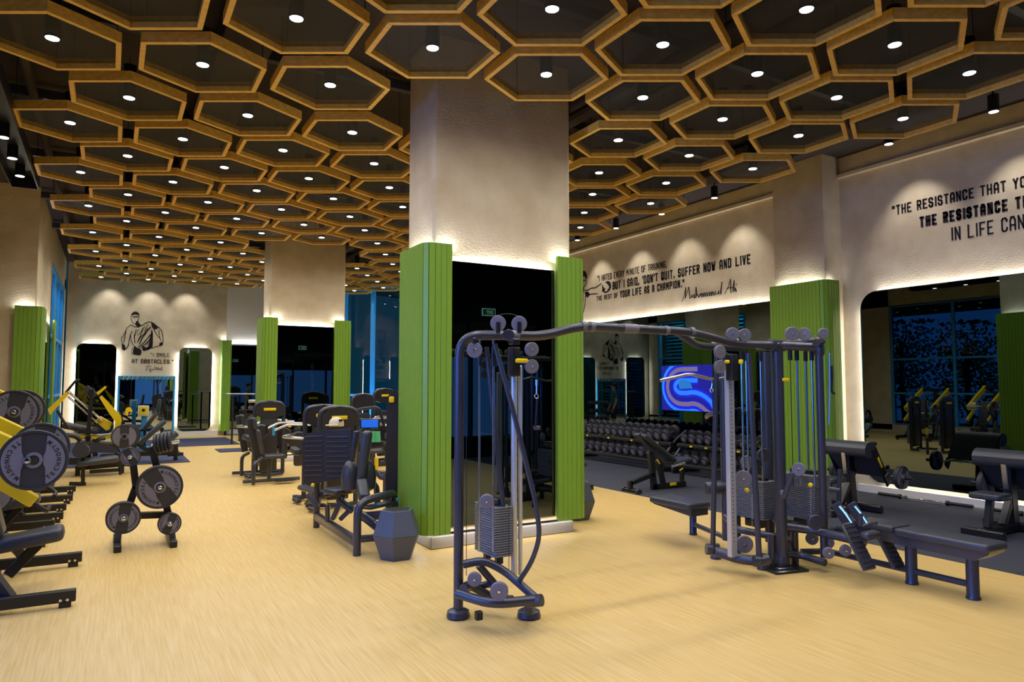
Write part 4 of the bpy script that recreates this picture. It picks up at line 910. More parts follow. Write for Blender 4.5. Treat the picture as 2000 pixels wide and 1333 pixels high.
B().cyl(P_(296, 872), P_(350, 862), .02, n=12).obj('peg', 'chrome', t)

# ---------------------------------------------------------------- plate-loaded machines on the left
def loaded(y0, x0, wid, arm_z, label, plates, seat=True, tiltarm=None, pad=.0, rail_x=None):
    """lever machine facing +X; y0 centre line, x0 front end of the floor rails"""
    t = thing('plate_loaded_machine', label, 'gym machine', (x0, y0, 0), 0, 'plate-loaded machines along the left')
    for s_ in (-1, 1):
        b = B(); b.rbox((-.62, s_*wid/2, .086), (1.24, .06, .09), .006); b.obj('floor_rail', 'blackmetal', t)
        for xx in (-.07, -1.1): B().rbox((xx, s_*wid/2, .022), (.08, .055, .044), .004).obj('rail_foot', 'blackmetal', t)
        b = B()
        for xx in (-.10, -.055): b.cyl((xx, s_*wid/2-.035, .06), (xx, s_*wid/2-.024, .06), .011, n=8)
        o = b.obj('rail_bolts', 'chrome', t); o['kind'] = 'stuff'
        B().bar((-.42, s_*wid/2*.92, .1), (-.80, s_*wid/2*.7, .66), .08, .07).obj('strut', 'blackmetal', t)
        B().bar((-.78, s_*wid/2*.96, .1), (-.66, s_*wid/2*.8, .42), .06, .06).obj('strut', 'blackmetal', t)
        B().disc((-.58, s_*wid/2*.85-.06, .36), (0, 1, 0), .035, .05, 12).obj('joint_bolt', 'chrome', t)
    b = B(); b.bar((-1.2, -wid/2, .09), (-1.2, wid/2, .09), .07, .07); b.obj('rear_rail', 'blackmetal', t)
    B().bar((-.55, 0, .14), (-1.25, 0, .14), .08, .08).obj('centre_beam', 'blackmetal', t)
    B().bar((-1.2, 0, .1), (-1.35, 0, 1.5), .1, .08).obj('mast', 'blackmetal', t)
    B().bar((-.5, 0, .14), (-.30, 0, .37), .08, .08).obj('seat_post', 'blackmetal', t)
    B().rbox((-.36, 0, .42), (.48, .30, .11), .05, 3, rotm(0, math.radians(-8), 0), er=.035).obj('seat', 'vinyl', t)
    B().rbox((-.67, 0, .84), (.10, .28, .78), .04, 3, rotm(0, math.radians(-14), 0), er=.04).obj('backrest', 'vinyl', t)
    for s_ in (-1, 1):
        y_ = s_*(wid/2*.80)
        b = B(); b.bar((-1.38, y_, arm_z+.62), (-.36, y_, arm_z+.02), .07, .15, .01); b.obj('lever_arm', 'yellow', t)
        b = B(); b.bar((-.9, y_, arm_z+.12), (-.30, y_, arm_z-.34), .06, .10, .01); b.obj('lever_arm', 'yellow', t)
        B().cyl((-1.36, y_-.08, arm_z+.62), (-1.36, y_+.08, arm_z+.62), .06, n=16).obj('pivot', 'blackmetal', t)
        b = B(); b.cyl((-.34, y_-.03, arm_z), (-.34, y_-.24, arm_z), .03, n=14); b.lathe((-.34, y_-.24, arm_z), (0, -1, 0), [(.03, 0), (.028, .014), (.018, .026), (0, .03)], 14); b.obj('sleeve', 'chrome', t)
        B().tube([(-.32, y_, arm_z-.34), (-.22, y_, arm_z-.42), (-.22, y_*.5, arm_z-.42)], .018, 8, .05).obj('handle', 'cable', t)
    B().bar((-1.36, -wid/2*.9, arm_z+.62), (-1.36, wid/2*.9, arm_z+.62), .08, .08).obj('pivot_beam', 'blackmetal', t)
    o = bpy.data.objects.new('storage_peg', None)
    B().cyl((-.9, -wid/2*.6-.2, .36), (-.9, wid/2*.6+.2, .36), .024, n=12).obj('storage_peg', 'chrome', t)
    for (dx, dy, dz, sz, roll, lab) in plates: plate_tree((x0+dx, y0+dy, dz), sz, roll, lab, 'plates on the left machines', 0, dz > .8)
    return t
def P3(px, py, y): q = at(px, py, y=y); return q
q = at(66, 899, y=6.37)
loaded(7.12, -.17, 1.38, q.z, 'nearest left machine with black seat and yellow lever arms', [
    (q.x+.17, -.75, q.z, .225, math.radians(0), 'big grey lettered plate nearest the camera at the left edge'),
    (-.34, .42, q.z+.0, .225, math.radians(10), 'grey plate on the far arm of the nearest left machine'),
    (-.9, -.62, .36, .225, .3, 'plate low at the left edge beside the nearest seat')])
loaded(9.35, -.50, .9, 1.42, 'second left machine with high yellow arms and two plates', [
    (-.34, -.53, 1.42, .225, .2, 'plate high on the second left machine, near arm'),
    (-.34, .22, 1.42, .225, .2, 'plate high on the second left machine, far arm'),
    (-.50, -.62, .60, .2, .1, 'black plate stored low on the second left machine')])
loaded(10.7, -.44, .7, 1.0, 'third left machine with yellow arms, low rails', [
    (-.34, -.42, 1.0, .225, .4, 'plate on the third left machine, near arm'), (-.55, -.4, .4, .16, .1, 'plate stored low on the third left machine')])
loaded(12.4, -.40, 1.0, .92, 'fourth left machine with grey plates, before the leg press', [
    (-.34, -.53, .92, .18, .4, 'plate on the fourth left machine, near arm')])
# fourth rail machine with a flat seat
t = thing('plate_loaded_machine', 'low black seated machine with padded roller before the leg press', 'gym machine', (0, 0, 0), 0, 'plate-loaded machines along the left')
Q = lambda px, py, y=13.9: at(px, py, y=y)
B().rbox(Q(192, 901), (.62, .34, .1), .04, 3, rotm(0, math.radians(-6), 0)).obj('seat', 'vinyl', t)
B().bar(Q(135, 945), Q(168, 946), .05, .06).obj('floor_rail', 'blackmetal', t); B().bar(Q(162, 942), Q(162, 878), .06, .06).obj('upright', 'blackmetal', t)
B().tube([Q(158, 862), Q(148, 852), Q(128, 850), Q(118, 868), Q(118, 890)], .04, 10, .1).obj('curved_arm', 'blackmetal', t)
B().bar(Q(175, 922), Q(235, 918), .05, .06).obj('side_rail', 'blackmetal', t); B().bar(Q(235, 928), Q(232, 885), .05, .05).obj('upright', 'blackmetal', t)
B().cyl(Q(157, 881, 13.7), Q(161, 881, 14.1), .12, n=20).obj('roller', 'rubber', t)

# leg press with yellow frame, in the plane y = 15.5
t = thing('leg_press', 'yellow and black plate-loaded leg press with chrome guide rails', 'gym machine', (0, 0, 0))
YP = 15.5; Q = lambda px, py, y=YP: at(px, py, y=y)
def slab(pts, th, y, name, m_, par=None):
    b = B()
    V = [at(px, py, y=y) for px, py in pts]; poly = [(v.x, v.z) for v in V]
    ar = sum(poly[i][0]*poly[(i+1) % len(poly)][1]-poly[(i+1) % len(poly)][0]*poly[i][1] for i in range(len(poly)))
    if ar < 0: poly.reverse()
    b.prism(poly, (0, y+th/2, 0), (1, 0, 0), (0, 0, 1), th); return b.obj(name, m_, par or t)
for dy in (0, .55):
    slab([(93, 800), (130, 765), (134, 771), (98, 811)], .08, YP+dy, 'lever_arm', 'yellow')
    slab([(194, 777), (199, 773), (236, 812), (238, 822), (226, 868), (221, 860), (224, 823), (212, 806)], .08, YP+dy, 'yoke_arm', 'yellow')
    B().cyl(Q(133, 765, YP+dy), Q(200, 822, YP+dy), .026, n=10).obj('guide_rail', 'chrome', t)
    B().cyl(Q(133, 775, YP+dy), Q(190, 826, YP+dy), .02, n=10).obj('guide_rail', 'chrome', t)
    B().tube([Q(128, 768, YP+dy), Q(148, 744, YP+dy), Q(156, 742, YP+dy)], .022, 8).obj('handle', 'blackmetal', t)
slab([(120, 846), (150, 849), (195, 852), (228, 848), (228, 853), (196, 858), (130, 856)], .5, YP+.3, 'seat_frame', 'yellow')
slab([(187, 822), (196, 814), (218, 826), (214, 838), (207, 840)], .5, YP+.3, 'carriage', 'yellow')
slab([(222, 808), (234, 806), (250, 840), (240, 852), (228, 840)], .4, YP+.3, 'gusset', 'blackmetal')
B().rbox(Q(158, 837, YP+.3), (.62, .4, .12), .05, 3, rotm(0, math.radians(14), 0)).obj('seat', 'vinyl', t)
B().tube([Q(112, 802, YP), Q(124, 824, YP), Q(136, 838, YP)], .025, 8).obj('handle', 'blackmetal', t)
for a_, c_ in (((172, 852), (172, 915)), ((150, 915), (262, 905)), ((225, 870), (238, 912)), ((185, 858), (182, 885)), ((262, 905), (262, 860))):
    B().bar(Q(*a_), Q(*c_), .09, .09).obj('base_frame', 'blackmetal', t)
B().bar(Q(180, 760, YP-.1), Q(172, 850, YP-.1), .07, .07).obj('upright', 'blackmetal', t); B().bar(Q(166, 757), Q(186, 775), .1, .12).obj('shoulder_pad', 'vinyl', t)
slab([(187, 768), (206, 754), (208, 758), (192, 772)], .1, YP+.6, 'rear_arm', 'yellow')
slab([(245, 800), (250, 796), (256, 797), (259, 803), (256, 806), (251, 804), (250, 812), (245, 812)], .12, YP+.2, 'hook', 'yellow')
for k in range(3): plate_tree(Q(243+k*3, 853-k, YP-.35+k*.06), .225, .5*k, ('front', 'middle', 'rear')[k]+' plate on the leg press loading sleeve', 'plates on the leg press', 0, False)
o = B().cyl(Q(243, 853, YP-.5), Q(243, 853, YP), .03, n=12).obj('sleeve', 'chrome', t)
for px, yy in ((152, YP), (238, YP), (262, YP)):
    q = Q(px, 912, yy); B().bar((q.x, q.y, 0), (q.x, q.y, q.z+.02), .08, .08).obj('foot', 'blackmetal', t)
slab([(150, 862), (228, 866), (232, 884), (146, 880)], .5, YP-.1, 'foot_platform', 'charcoal')
slab([(196, 890), (224, 888), (226, 896), (192, 898)], .4, YP-.3, 'side_cover', 'charcoal')
for dy in (-.3, .7):
    B().bar(Q(100, 902, YP+dy), Q(258, 900, YP+dy), .09, .12).obj('side_beam', 'blackmetal', t)
    B().tube([Q(186, 892, YP+dy), Q(184, 872, YP+dy), Q(192, 858, YP+dy), Q(206, 856, YP+dy)], .04, 8).obj('curved_arm', 'blackmetal', t)
# two incline benches right of the leg press
t = thing('incline_bench', 'black incline bench with two slanted pads behind the plate rack', 'bench', (0, 0, 0))
Q = lambda px, py, y=17.4: at(px, py, y=y)
B().bar(Q(272, 868), Q(323, 822), .36, .09, .03, 2).obj('backrest', 'vinyl', t)
B().bar(Q(300, 878, 17.1), Q(346, 846, 17.1), .36, .12, .03, 2).obj('leg_pad', 'vinyl', t)
B().bar(Q(245, 888), Q(345, 884), .08, .1).obj('base_beam', 'blackmetal', t); B().bar(Q(343, 886), Q(343, 868), .08, .1).obj('upright', 'blackmetal', t)
B().bar(Q(327, 889), Q(358, 887), .07, .07).obj('floor_rail', 'blackmetal', t); B().bar(Q(250, 858), Q(300, 886), .08, .08).obj('brace', 'blackmetal', t)
for px in (250, 343):
    q = Q(px, 886); B().bar((q.x, q.y, 0), (q.x, q.y, q.z+.02), .08, .08).obj('foot', 'blackmetal', t)
t = thing('adjustable_bench', 'dark upright bench in front of the blue framed mirror', 'bench', (0, 0, 0))
Q = lambda px, py, y=20.3: at(px, py, y=y)
B().bar(Q(280, 840), Q(307, 806), .4, .09, .03, 2).obj('backrest', 'vinyl', t); B().bar(Q(307, 812), Q(313, 780), .3, .08, .03, 2).obj('head_pad', 'vinyl', t)
for px in (283, 316): q = Q(px, 835); B().bar((q.x, q.y, 0), q, .06, .06).obj('leg', 'blackmetal', t)
B().bar(Q(262, 842), Q(320, 838), .06, .06).obj('side_beam', 'blackmetal', t)
# sign on blue post
t = thing('sign_stand', 'yellow and white notice on a blue post before the far mirror', 'sign', (0, 0, 0)); Q = lambda px, py, y=21.0: at(px, py, y=y)
g_ = at(280, 872, y=21.0); g_.z = 0
B().rbox((g_.x, g_.y, .55), (.14, .1, 1.1), .02, 2).obj('post', 'blue_paint', t); B().rbox(g_+Vector((0, 0, .03)), (1.0, .3, .06), .02, 2).obj('base', 'blue_paint', t)
c_ = Q(280, 803, 20.9); B().rbox(c_, (.26, .03, .28), .006).obj('panel', 'white_plastic', t); B().rbox(c_-Vector((0, .02, 0)), (.19, .012, .2), .004).obj('yellow_face', 'badge', t)
B().disc(c_-Vector((0, .03, -.02)), (0, 1, 0), .04, .01, 14, .002).obj('symbol', 'letter', t)
# floor mats far back
for (x0, x1, y0, y1, lab) in ((1.7, 3.3, 21.2, 24.2, 'dark blue mat in front of the right glowing mirror'), (2.45, 3.1, 18.9, 19.9, 'small dark blue mat on the wood floor'), (-.9, 1.6, 16.9, 24.0, 'dark mat under the leg press area')):
    o = B().rbox(((x0+x1)/2, (y0+y1)/2, .008), (x1-x0, y1-y0, .016), .01).obj('floor_mat', 'matblue'); tag(o, lab, 'mat')

# ---------------------------------------------------------------- selectorised machines by the columns
def selector(loc, rz, label, kind='press', parent_grp='pin-loaded machines in the middle', H=1.385, seat=True, tower=True):
    """weight tower at origin; its wide front faces local -Y, seat stands at local -X"""
    t = thing('selector_machine', label, 'gym machine', loc, rz, parent_grp)
    if tower: sel_tower(t, H, 1.0 if seat else .35)
    if seat: sel_seat(t)
    sel_arms(t, kind)
    return t
def sel_tower(t, H, bl=1.0):
    b = B(); b.tube([(-.26, 0, .05), (-.26, 0, H-.03), (0, 0, H+.0), (.26, 0, H-.03), (.26, 0, .05)], .035, 12, .16, 6); b.obj('tower_frame', FRM, t)
    b = B(); pts = [(-.24, .12), (.24, .12), (.25, H-.22), (.22, H-.08), (.12, H-.005), (0, H+.02), (-.12, H-.005), (-.22, H-.08), (-.25, H-.22)]
    b.prism(pts[2:] + [(-.16, H-.42), (.16, H-.42)][::1] if False else [(.25, H-.25), (.24, H-.1), (.14, H-.02), (0, H+.02), (-.14, H-.02), (-.24, H-.1), (-.25, H-.25), (-.12, H-.3), (.12, H-.3)], (0, .05, 0), (1, 0, 0), (0, 0, 1), .1); b.obj('top_shroud', 'shroud', t)
    B().rbox((0, -.058, H-.14), (.22, .012, .05), .015, 2).obj('badge', 'badge', t)
    B().rbox((0, .01, .62), (.30, .10, 1.0), .02, 2).obj('lower_shroud', 'shroud', t)
    b = B()
    for k in range(16): b.rbox((0, .09, .2+k*.03), (.3, .12, .026), .004)
    o = b.obj('weight_stack', 'stack', t); o['kind'] = 'stuff'
    for s_ in (-1, 1): B().tube([(s_*.26, 0, .05), (s_*.26-.5*bl, -.1, .05), (-1.0*bl, s_*.22-.1, .05), (-1.15*bl, s_*.22-.1, .05)], .03, 10, .1).obj('base_tube', FRM, t)
def sel_seat(t):
    B().tube([(-.2, -.1, .05), (-1.15, -.1, .05)], .03, 8).obj('base_tube', FRM, t)
    B().tube([(-1.02, -.34, .02), (-1.02, -.34, .38), (-.88, -.2, .42)], .032, 10, .1).obj('seat_leg', FRM, t)
    B().tube([(-.72, -.1, .05), (-.72, -.1, .42)], .035, 10).obj('seat_post', FRM, t)
    B().rbox((-.66, -.1, .46), (.38, .34, .07), .06, 3, er=.03).obj('seat', 'vinyl', t)
    B().rbox((-.90, -.1, .72), (.08, .30, .42), .06, 3, rotm(0, math.radians(-12), 0), er=.03).obj('backrest', 'vinyl', t)
    B().rbox((-.99, -.1, 1.04), (.07, .24, .2), .05, 3, rotm(0, math.radians(-12), 0), er=.03).obj('head_pad', 'vinyl', t)
    B().bar((-.93, -.1, .44), (-1.06, -.1, 1.12), .04, .12).obj('back_frame', FRM, t)
def sel_arms(t, kind):
    if kind == 'press':
        for s_ in (-1, 1):
            B().tube([(-.1, s_*.3-.1, 1.0), (-.5, s_*.34-.1, 1.02), (-.72, s_*.3-.1, .92)], .02, 8).obj('press_arm', 'steel', t)
            B().cyl((-.72, s_*.3-.1, .98), (-.72, s_*.3-.1, .84), .024, n=10).obj('grip', 'blue_paint' if s_ < 0 else 'cable', t)
        B().rbox((-.4, -.14, .98), (.06, .03, .06), .01).obj('adjuster', 'badge', t)
        B().disc((-.28, -.32, .72), (0, 1, 0), .17, .12, 24, .02).obj('cam_cover', 'shroud', t); B().rbox((-.28, -.32, .5), (.16, .1, .42), .04, 2).obj('cam_arm', 'shroud', t)
        B().rbox((-.5, -.3, .06), (.34, .14, .03), .02, 2).obj('footplate', 'blackmetal', t)
    elif kind == 'curl':
        B().tube([(-.1, -.34, .9), (-.45, -.36, .95), (-.6, -.1, .95), (-.45, .16, .95)], .022, 8, .12).obj('curl_arm', 'steel', t)
        B().disc((-.2, -.34, .86), (0, 1, 0), .13, .1, 22, .02).obj('cam_cover', 'shroud', t)
        B().rbox((-.4, -.1, .74), (.12, .5, .1), .04, 2).obj('chest_pad', 'vinyl', t)
    else:
        B().cyl((-.35, -.3, .34), (-.35, .12, .34), .06, n=14).obj('leg_roller', 'vinyl', t)
        B().tube([(-.1, -.2, .6), (-.3, -.3, .5), (-.35, -.3, .34)], .022, 8).obj('leg_arm', 'steel', t)
selector((2.60, 13.55, 0), 0, 'pin-loaded weight tower farthest left of the row, yellow badge', 'curl', seat=False)
selector((3.19, 14.1, 0), 0, 'farthest left padded seat of the pin-loaded row, blue grips', 'press', tower=False)
selector((3.17, 12.76, 0), 0, 'nearer padded seat of the pin-loaded row with round cam cover', 'press', tower=False)
selector((2.78, 10.45, 0), math.radians(-6), 'pin-loaded machine with a yellow badge, half hidden behind the slatted shroud', 'curl', seat=False)
selector((2.78, 9.65, 0), 0, 'pin-loaded machine behind the slatted shroud, cream cap on it', 'leg', seat=False)
selector((5.35, 15.0, 0), math.radians(15), 'pin-loaded machine in the distance with upright arms', 'press', H=1.6)
selector((5.0, 12.6, 0), math.radians(-20), 'pin-loaded machine behind the one with the green towel', 'curl', H=1.45)
selector((4.5, 13.9, 0), math.radians(200), 'pin-loaded machine seen between the columns, grey arms', 'press', H=1.5)
# cream cap resting on the shroud
t = thing('cap', 'cream cap with a dark mark resting on a machine', 'cap', at(657, 830, d=9.2)); b = B(); b.lathe((0, 0, -.02), (0, 0, 1), [(.095, 0), (.098, .03), (.09, .07), (.06, .105), (.02, .12)], 18); b.obj('crown', 'cap', t)
B().rbox((-.08, -.08, 0), (.17, .12, .012), .05, 3).obj('brim', 'cap', t); B().rbox((.03, -.09, .06), (.05, .015, .03), .004).obj('mark', 'letter', t)
# machine with blue display and towel
t = thing('cardio_machine', 'dark machine with blue display left of the tall tower', 'gym machine', (0, 0, 0)); Q = lambda px, py, d_=10.2: at(px, py, d=d_)
B().tube([Q(716, 900), Q(722, 850), Q(712, 835)], .04, 10).obj('mast', FRM, t); B().rbox(Q(722, 828), (.3, .05, .15), .02, 2, rotm(0, 0, math.radians(-30))).obj('display_case', 'shroud', t)
B().rbox(Q(722, 828, 10.14), (.24, .02, .11), .006, 1, rotm(0, 0, math.radians(-30))).obj('display', 'display', t)
B().tube([Q(708, 935), Q(716, 900), Q(745, 935), Q(752, 930)], .035, 10).obj('base_tube', FRM, t); B().tube([Q(690, 812), Q(700, 800), Q(740, 795), Q(752, 840)], .022, 8).obj('handlebar', 'blackmetal', t)
B().tube([Q(735, 895), Q(735, 918)], .03, 10).obj('damper', 'badge', t); B().bar(Q(712, 872), Q(750, 868), .08, .1, .02, 2).obj('seat_rail', 'shroud', t)
g1 = Q(708, 935); B().cyl((g1.x, g1.y, 0), (g1.x, g1.y, g1.z+.03), .03, n=10).obj('foot', FRM, t); g1 = Q(752, 930); B().cyl((g1.x, g1.y, 0), (g1.x, g1.y, g1.z+.03), .03, n=10).obj('foot', FRM, t)
t = thing('towel', 'small green towel hanging on the dark cardio machine', 'towel', (0, 0, 0))
b = B(); pts = []
p0 = Q(724, 842, 10.12); p1 = Q(742, 842, 10.12); ux = (p1-p0)
for j in range(7):
    for i in range(9): pts.append(p0+ux*(i/8)*(1+.02*j)+Vector((0, 0, -j*.026-(.01 if i % 2 else 0)))+FW*(.012*math.sin(i*1.7+j*.3)))
b.add(pts+[p-FW*.014 for p in pts], [(j*9+i, j*9+i+1, (j+1)*9+i+1, (j+1)*9+i) for j in range(6) for i in range(8)]+[(63+j*9+i, 63+(j+1)*9+i, 63+(j+1)*9+i+1, 63+j*9+i+1) for j in range(6) for i in range(8)])
b.obj('cloth', 'towel', t)
# tall tower machine with slatted shroud and seat : the near one
t = thing('leg_machine', 'nearest pin-loaded machine with ribbed shroud and tall narrow backrest', 'gym machine', (0, 0, 0))
tw_ = at(768, 1018, d=8.05); tx_, ty_ = tw_.x, 7.75
b = B(); c0 = at(767, 900, d=7.9)
b.prism([(-.07, .03), (.11, .03), (.11, 1.50), (.09, 1.58), (.04, 1.64), (-.02, 1.63), (-.055, 1.57), (-.07, 1.46)], (c0.x, c0.y, 0), (.92, -.38, 0), (0, 0, 1), .12); b.obj('tower_shroud', 'shroud', t)
B().rbox(at(765, 781, d=7.76), (.06, .03, .07), .015, 2, rotm(0, 0, math.radians(-25))).obj('badge', 'badge', t)
B().rbox((c0.x-.03, c0.y+.05, .8), (.02, .05, 1.2), .004).obj('tower_slot', 'cable', t)
S_ = lambda px, py, d_=8.2: at(px, py, d=d_)
# ribbed shroud panel
b = B(); V = [(594, 862), (604, 846), (640, 841), (690, 838), (690, 930), (640, 940), (606, 948), (600, 944)]
o0 = S_(594, 948, 8.35); e1 = S_(690, 938, 8.2)-S_(600, 948, 8.35)
dirx = Vector((e1.x, e1.y, 0)).normalized()
poly = []
for px, py in V:
    q_ = S_(px, py, 8.35-(px-594)/96*.15); poly.append(((q_-o0).dot(dirx), q_.z))
poly.reverse()
b.prism(poly, (o0.x, o0.y, 0), dirx, (0, 0, 1), -.05 if dirx.cross(Vector((0, 0, 1))).dot(FW) > 0 else .05); b.obj('ribbed_shroud', 'shroud', t)
nrm_ = dirx.cross(Vector((0, 0, 1))); nrm_ = nrm_ if nrm_.dot(FW) < 0 else -nrm_
for k in range(9):
    for (a0, a1) in ((.04, .27), (.32, .60)):
        p0 = Vector((o0.x, o0.y, .63+k*.057))+dirx*a0+nrm_*.052; p1 = Vector((o0.x, o0.y, .63+k*.057+.01))+dirx*a1+nrm_*.052
        B().bar(p0, p1, .02, .016, .004).obj('rib', 'shroud', t)
L_ = lambda px, py, d_=7.6: at(px, py, d=d_)
b = B(); b.bar(L_(718, 842), L_(706, 945), .17, .10, .04, 3); b.obj('backrest_spine', 'vinyl', t)
b = B(); b.bar(L_(697, 842, 7.75), L_(689, 910, 7.75), .14, .05, .015, 2); b.obj('back_plate', 'shroud', t)
for px, py in ((684, 932), (717, 930)): B().lathe(L_(px, py, 7.7)-Vector((0, .0, .17)), (0, 0, 1), [(.03, 0), (.09, .04), (.10, .16), (.085, .27), (.05, .33), (.02, .345)], 18).obj('thigh_pad', 'vinyl', t)
B().bar(L_(706, 940, 7.5), L_(712, 975, 7.3), .12, .10, .03, 3).obj('seat_front', 'vinyl', t)
B().rbox(L_(668, 958, 7.9), (.36, .26, .07), .05, 3, rotm(0, 0, .3)).obj('seat', 'vinyl', t)
a1 = at(618, 1031, z=0); a2 = at(697, 1086, z=0)
B().tube([a1+Vector((0, 0, .0)), a1+Vector((0, 0, .62))], .038, 12).obj('post', FRM, t)
B().tube([a2+Vector((0, 0, .0)), a2+Vector((0, 0, .52)), a2+Vector((.35, .12, .56)), a2+Vector((.50, .30, .54)), a2+Vector((.52, .34, .3))], .04, 14, .14, 7).obj('front_loop', FRM, t)
B().bar(a1+Vector((0, 0, .13)), a2+Vector((0, 0, .13)), .07, .10, .02, 2).obj('side_beam', FRM, t)
B().bar(a2+Vector((0, 0, .16)), at(765, 1048, z=.16), .06, .07, .02, 2).obj('front_beam', FRM, t)
B().bar(at(705, 1005, d=7.6), at(762, 1050, d=7.3), .06, .09, .02, 2).obj('floor_beam', FRM, t); B().bar(at(705, 1010, d=8), at(760, 1005, d=7.8), .06, .1, .02, 2).obj('floor_beam', FRM, t)
b = B(); b.bar(a2+Vector((.10, .06, .45)), a2+Vector((.48, .27, .45)), .14, .03, .01, 1); b.obj('foot_plate', 'shroud', t)
for k in (.22, .5): B().disc(a2+Vector((k, k*.45-.02, .48)), (.3, -.9, 0), .022, .02, 12).obj('blue_bolt', 'blue_paint', t)
for p0, p1, w_ in (((640, 985), (640, 1020), .06), ((660, 975), (690, 1000), .12), ((672, 968), (650, 1015), .1), ((620, 990), (600, 965), .06), ((690, 990), (665, 1015), .1)):
    B().bar(S_(p0[0], p0[1], 7.9), S_(p1[0], p1[1], 7.9), w_, .05, .01).obj('linkage', 'charcoal', t)
B().bar(S_(588, 952, 8.9), S_(640, 968, 8.4), .12, .06, .02).obj('footrest', 'charcoal', t); B().bar(S_(600, 985, 8.6), S_(618, 962, 8.5), .1, .03, .01).obj('footrest', 'charcoal', t)
B().ball(S_(611, 948, 8.15), .022).obj('yellow_knob', 'badge', t); B().ball(S_(638, 983, 7.9), .02).obj('yellow_knob', 'badge', t)
B().tube([L_(722, 940, 8.0), L_(735, 950, 8.0), L_(738, 985, 8.0)], .035, 10).obj('rear_arm', 'charcoal', t)

# ---------------------------------------------------------------- free weight area
def dumbbell_mesh(r, L, gap):
    b = B(); 
    for s_ in (-1,): b.lathe((s_*(gap/2), 0, 0), (s_, 0, 0), [(r*.55, 0), (r*.95, .006), (r, .02), (r, L-.016), (r*.9, L-.002), (r*.62, L), (r*.6, L-.004)], 20)
    return b
def db(loc, r, L, gap, tilt, label, group, proto={}):
    k = (round(r, 3), L)
    if k not in proto: proto[k] = (dumbbell_mesh(r, L, gap).mesh('head', 'rubber'), B().cyl((-gap/2, 0, 0), (gap/2, 0, 0), .017, n=12).mesh('handle', 'chrome'), B().disc((-gap/2-L-.001, 0, 0), (1, 0, 0), r*.55, .004, 18, .001).mesh('end_disc', 'plateface'))
    t = thing('dumbbell', label, 'dumbbell', loc, 0, group); t.rotation_euler = (0, tilt, 0)
    link('head', proto[k][0], t); o = link('head', proto[k][0], t); o.rotation_euler = (0, 0, PI); link('handle', proto[k][1], t); link('end_disc', proto[k][2], t)
def dbrack(y0, y1, label, tiers, grp, near):
    t = thing('dumbbell_rack', label, 'dumbbell rack', (9.75, (y0+y1)/2, 0)); L = y1-y0
    for s_ in (-1, 1):
        y_ = s_*(L/2-.06)
        B().tube([(-.35, y_, .05), (.36, y_, .05)], .04, 10).obj('foot', 'blackmetal', t)
        B().tube([(-.34, y_, .07), (-.3, y_, .3), (.0, y_, .62), (.30, y_, .78)], .026, 10, .25, 8).obj('side_arch', 'charcoal', t)
        B().bar((.25, y_, .05), (.3, y_, .80), .07, .07).obj('upright', 'blackmetal', t)
    for (z, xx) in ((.24, -.16), (.60, .0)):
        for dx in (-.13, .13):
            B().rbox((xx+dx, 0, z+dx*.35), (.05, L, .03), .006, 1, rotm(0, math.radians(-18), 0)).obj('shelf_rail', 'blackmetal', t)
        B().rbox((xx-.17, 0, z-.07), (.02, L, .05), .004).obj('front_plate', 'blackmetal', t)
    B().rbox((.28, 0, .4), (.04, L-.1, .1), .004).obj('back_beam', 'blackmetal', t)
    for k in range(4): B().rbox((-.185, -L/2+.4+k*(L-.8)/3, .53), (.012, .07, .03), .004).obj('yellow_tag', 'badge', t)
    for (z, xx, n_, r, ya, yb, tn) in tiers:
        for k in range(n_):
            y = ya+(yb-ya)*k/max(1, n_-1)
            lab = 'round-headed rubber dumbbell, %s from the near end of the %s tier, %s rack' % (ORD[n_-1-k] if ya < yb and False else ORD[k], tn, near)
            db((9.75+xx, y, z), r, .095 if r > .09 else .07, .15, math.radians(-20), lab, grp)
dbrack(10.35, 13.5, 'two-tier black dumbbell rack under the far mirror, big dumbbells', [(.735, 0, 13, .122, 10.55, 13.3, 'upper'), (.375, -.16, 12, .112, 10.6, 13.3, 'lower')], 'dumbbells on the far rack', 'far')
dbrack(7.3+.95, 10.2, 'two-tier black dumbbell rack nearer the right pier, small dumbbells', [(.70, 0, 9, .09, 8.4, 10.05, 'upper'), (.34, -.16, 8, .088, 8.45, 10.05, 'lower')], 'dumbbells on the near rack', 'near')
# screen on the mirror
t = thing('wall_screen', 'lit screen showing flowing blue ribbons on the mirror wall', 'screen', (10.36, 10.7, 1.63))
B().rbox((0, 0, 0), (.05, 1.48, .96), .008).obj('casing', 'blackmetal', t); B().rbox((.05, 0, 0), (.05, .4, .3), .004).obj('bracket', 'blackmetal', t)
B().rbox((-.027, 0, 0), (.006, 1.46, .94), .002).obj('picture', 'screen_navy', t)
def ribbon(w, off_, m_, lift, nm='ribbon'):
    b = B(); P = [Vector((.34-.1*k, .29, 0)) for k in range(5)]+[Vector((-.12+.26*math.cos(PI/2+PI*k/14)*1.25, .03+.26*math.sin(PI/2+PI*k/14), 0)) for k in range(15)]+[Vector((.05+.75*q, -.23+.10*math.sin(PI*q*.55)-.42*q*q, 0)) for q in (0, .15, .3, .45, .6, .75, .9, 1.0)]; L_e = []; R_e = []
    for i, p in enumerate(P):
        d = (P[min(i+1, len(P)-1)]-P[max(i-1, 0)]).normalized(); nn = Vector((-d.y, d.x, 0)); L_e.append(p+nn*(off_+w/2)); R_e.append(p+nn*(off_-w/2))
    cl = lambda v: (max(-.725, min(.725, v.x)), max(-.465, min(.465, v.y)))
    for i in range(len(P)-1):
        q = [cl(L_e[i]), cl(R_e[i]), cl(R_e[i+1]), cl(L_e[i+1])]; b.add([(-.031-lift, -u, v) for u, v in q], [(0, 1, 2, 3)])
    b.obj(nm, m_, t)
